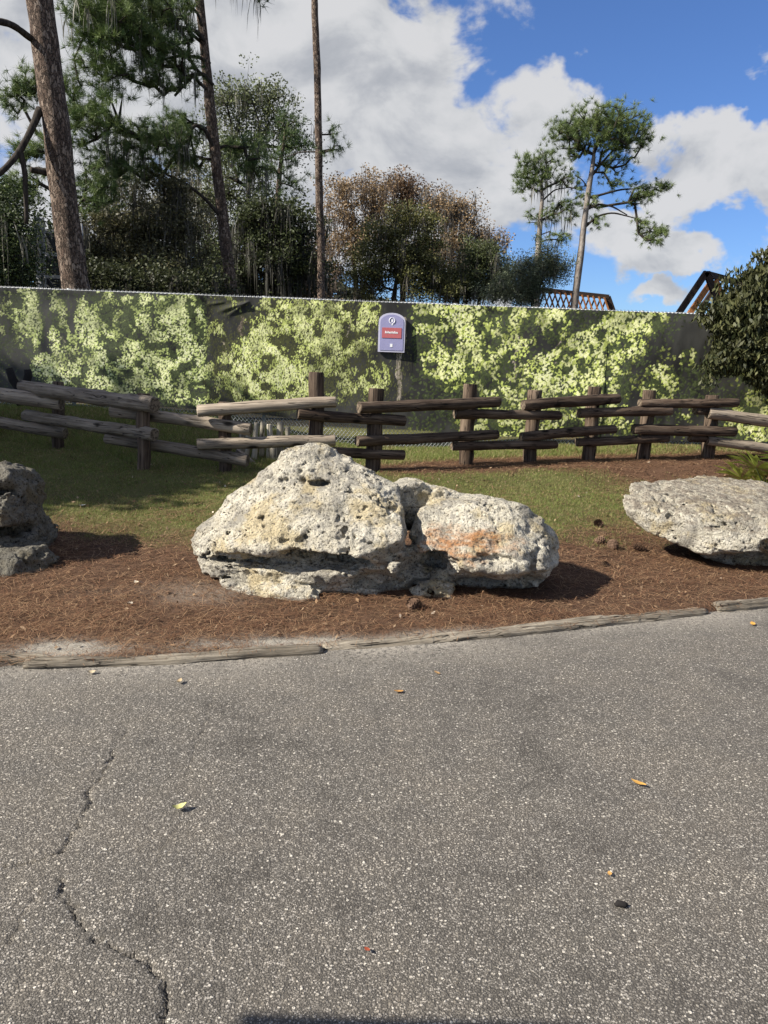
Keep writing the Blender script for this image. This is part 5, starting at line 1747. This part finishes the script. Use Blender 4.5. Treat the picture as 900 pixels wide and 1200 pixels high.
for i, (px, py, L, W, cu, c, lab) in enumerate(LEAVES):
    p = hit(px, py)
    o = leaf_mesh(L, W, cu, 'fallen_leaf', c, rng)
    o.location = (p[0], p[1], p[2] + (.012 if p[1] > edge(p[0]) else .010))
    o.rotation_euler = (rng.normal(0, .1), rng.normal(0, .1), i * 2.1 + .3)
    tag(o, lab, 'leaf', 'fallen leaves')
p = unray(728, 1064)
V, Q, caps = tube([(-.02, 0, 0), (-.01, .004, .004), (.008, -.003, .005), (.02, .002, 0)], [.004, .009, .008, .003], 7, .4, 5)
o = mk('tar_lump', V, [Q, np.concatenate(caps)], MAT['matt_black'], None, True)
o.location = (p[0], p[1], .009)
tag(o, 'small black tar lump on the open asphalt', 'tar')

# ------------------------------------------------------------------ ground cover: straw, grass, leaf bits
rg = np.random.default_rng(123)


def terr(x, y):
    z = gz(x, y)
    e_ = y - edge(x)
    return z + (fbm(P2(x, y) * 4.0, 4, 2) * .016 + fbm(P2(x, y) * 14.0, 2, 6) * .006) * sstep(e_, 0, .3)


N = 195000
u = rg.uniform(0, 1, N) ** 1.5
x = rg.uniform(-1, 1, N)
y = 3.4 + u * 8.6
x = x * (.62 * y + .5) + .02 * y
e_ = y - edge(x)
ok = (e_ > .03) & (rg.uniform(0, 1, N) > np.maximum(sand_w(x, y) * .93, grass_w(x, y) * .80)) & (fbm(P2(x, y) * 1.6, 3, 64) > rg.uniform(-1.0, .35, N))
x, y = x[ok], y[ok]
n = len(x)
z = terr(x, y) + rg.uniform(.003, .020, n)
a = rg.uniform(0, 2 * np.pi, n) + fbm(P2(x, y) * 3, 2, 65) * 2
L = rg.uniform(.05, .17, n)
w = np.interp(y, [3.5, 6, 11], [.0016, .0024, .0046])
d = np.stack([np.cos(a), np.sin(a), rg.normal(0, .10, n)], 1)
s_ = np.stack([-np.sin(a), np.cos(a), np.zeros(n)], 1)
bend = rg.normal(0, .16, n)[:, None] * L[:, None]
c0 = np.stack([x, y, z], 1)
mid = c0 + s_ * bend + np.array([0, 0, 1]) * rg.uniform(0, .012, n)[:, None]
p0, p1 = c0 - d * L[:, None] / 2, c0 + d * L[:, None] / 2
ws = s_ * w[:, None] / 2
V = np.stack([p0 - ws, p0 + ws, mid + ws, mid - ws, p1 + ws * .5, p1 - ws * .5], 1).reshape(-1, 3)
i = (np.arange(n) * 6)[:, None]
F = np.concatenate([i + np.array([[0, 1, 2, 3]]), i + np.array([[3, 2, 4, 5]])])
t = rg.uniform(0, 1, (n, 1))
c = np.where(t < .55, np.array([.16, .082, .045]), np.where(t < .85, np.array([.31, .195, .11]), np.array([.08, .045, .03]))) * rg.uniform(.65, 1.3, (n, 1))
o = mk('pine_straw', V, F, MAT['litter'], None, False, np.repeat(c, 6, 0))
o['kind'] = 'stuff'
o['label'] = 'reddish brown pine straw covering the bed'
o['category'] = 'pine straw'

N = 520000
u = rg.uniform(0, 1, N)
y = 5.4 + u * 7.0
x = rg.uniform(-1, 1, N) * (.58 * y + .3) + .02 * y
ok = (rg.uniform(0, 1, N) < grass_w(x, y) * .75) & (fbm(P2(x, y) * 2.4, 3, 66) > rg.uniform(-.9, .15, N)) & (y < wall_y(x) - .1)
x, y = x[ok], y[ok]
n = len(x)
z = terr(x, y) - .004
hgt = rg.uniform(.014, .038, n) * np.where(y > fence_y(x) + .3, 1.9, 1)
a = rg.uniform(0, 2 * np.pi, n)
lean = rg.normal(0, .6, (n, 2)) * hgt[:, None]
w = np.interp(y, [6, 12], [.0045, .008])
b = np.stack([x, y, z], 1)
s_ = np.stack([np.cos(a), np.sin(a), np.zeros(n)], 1) * w[:, None] / 2
top = b + np.c_[lean, hgt]
V = np.stack([b - s_, b + s_, top], 1).reshape(-1, 3)
t = rg.uniform(0, 1, (n, 1)) + .25 * fbm(P2(x, y) * 1.5, 3, 67)[:, None]
c = np.where(t < .62, np.array([.14, .18, .042]), np.where(t < .80, np.array([.22, .24, .066]), np.array([.29, .225, .115]))) * rg.uniform(.7, 1.3, (n, 1))
o = mk('grass', V, np.arange(n * 3).reshape(-1, 3), MAT['grass'], None, False, np.repeat(c, 3, 0))
o['kind'] = 'stuff'
o['label'] = 'short green lawn grass in front of the log fence'
o['category'] = 'grass'
print('cover', n)

N = 2600
x = rg.uniform(-4.5, 6, N)
y = 3.4 + rg.uniform(0, 1, N) ** 1.4 * 8
ok = (y - edge(x) > .08)
x, y = x[ok], y[ok]
n = len(x)
pos = np.stack([x, y, terr(x, y) + .012], 1)
t = rg.uniform(0, 1, (n, 1))
c = np.where(t < .5, np.array([.22, .14, .08]), np.where(t < .96, np.array([.30, .21, .13]), np.array([.48, .41, .32]))) * rg.uniform(.6, 1.2, (n, 1))
V, F, c = leafquads(pos, .038, rg, c, 3.0, .5)
V[:, 2] = np.maximum(V[:, 2], np.repeat(pos[:, 2], 4) - .008)
o = mk('leaf_litter', V, F, MAT['litter'], None, False, c)
o['kind'] = 'stuff'
o['label'] = 'small dry leaf bits scattered over bed and lawn'
o['category'] = 'leaf litter'
print('done', round(time.time() - T0, 1), 'tris', sum(len(p.data.polygons) for p in bpy.data.objects if p.type == 'MESH'))
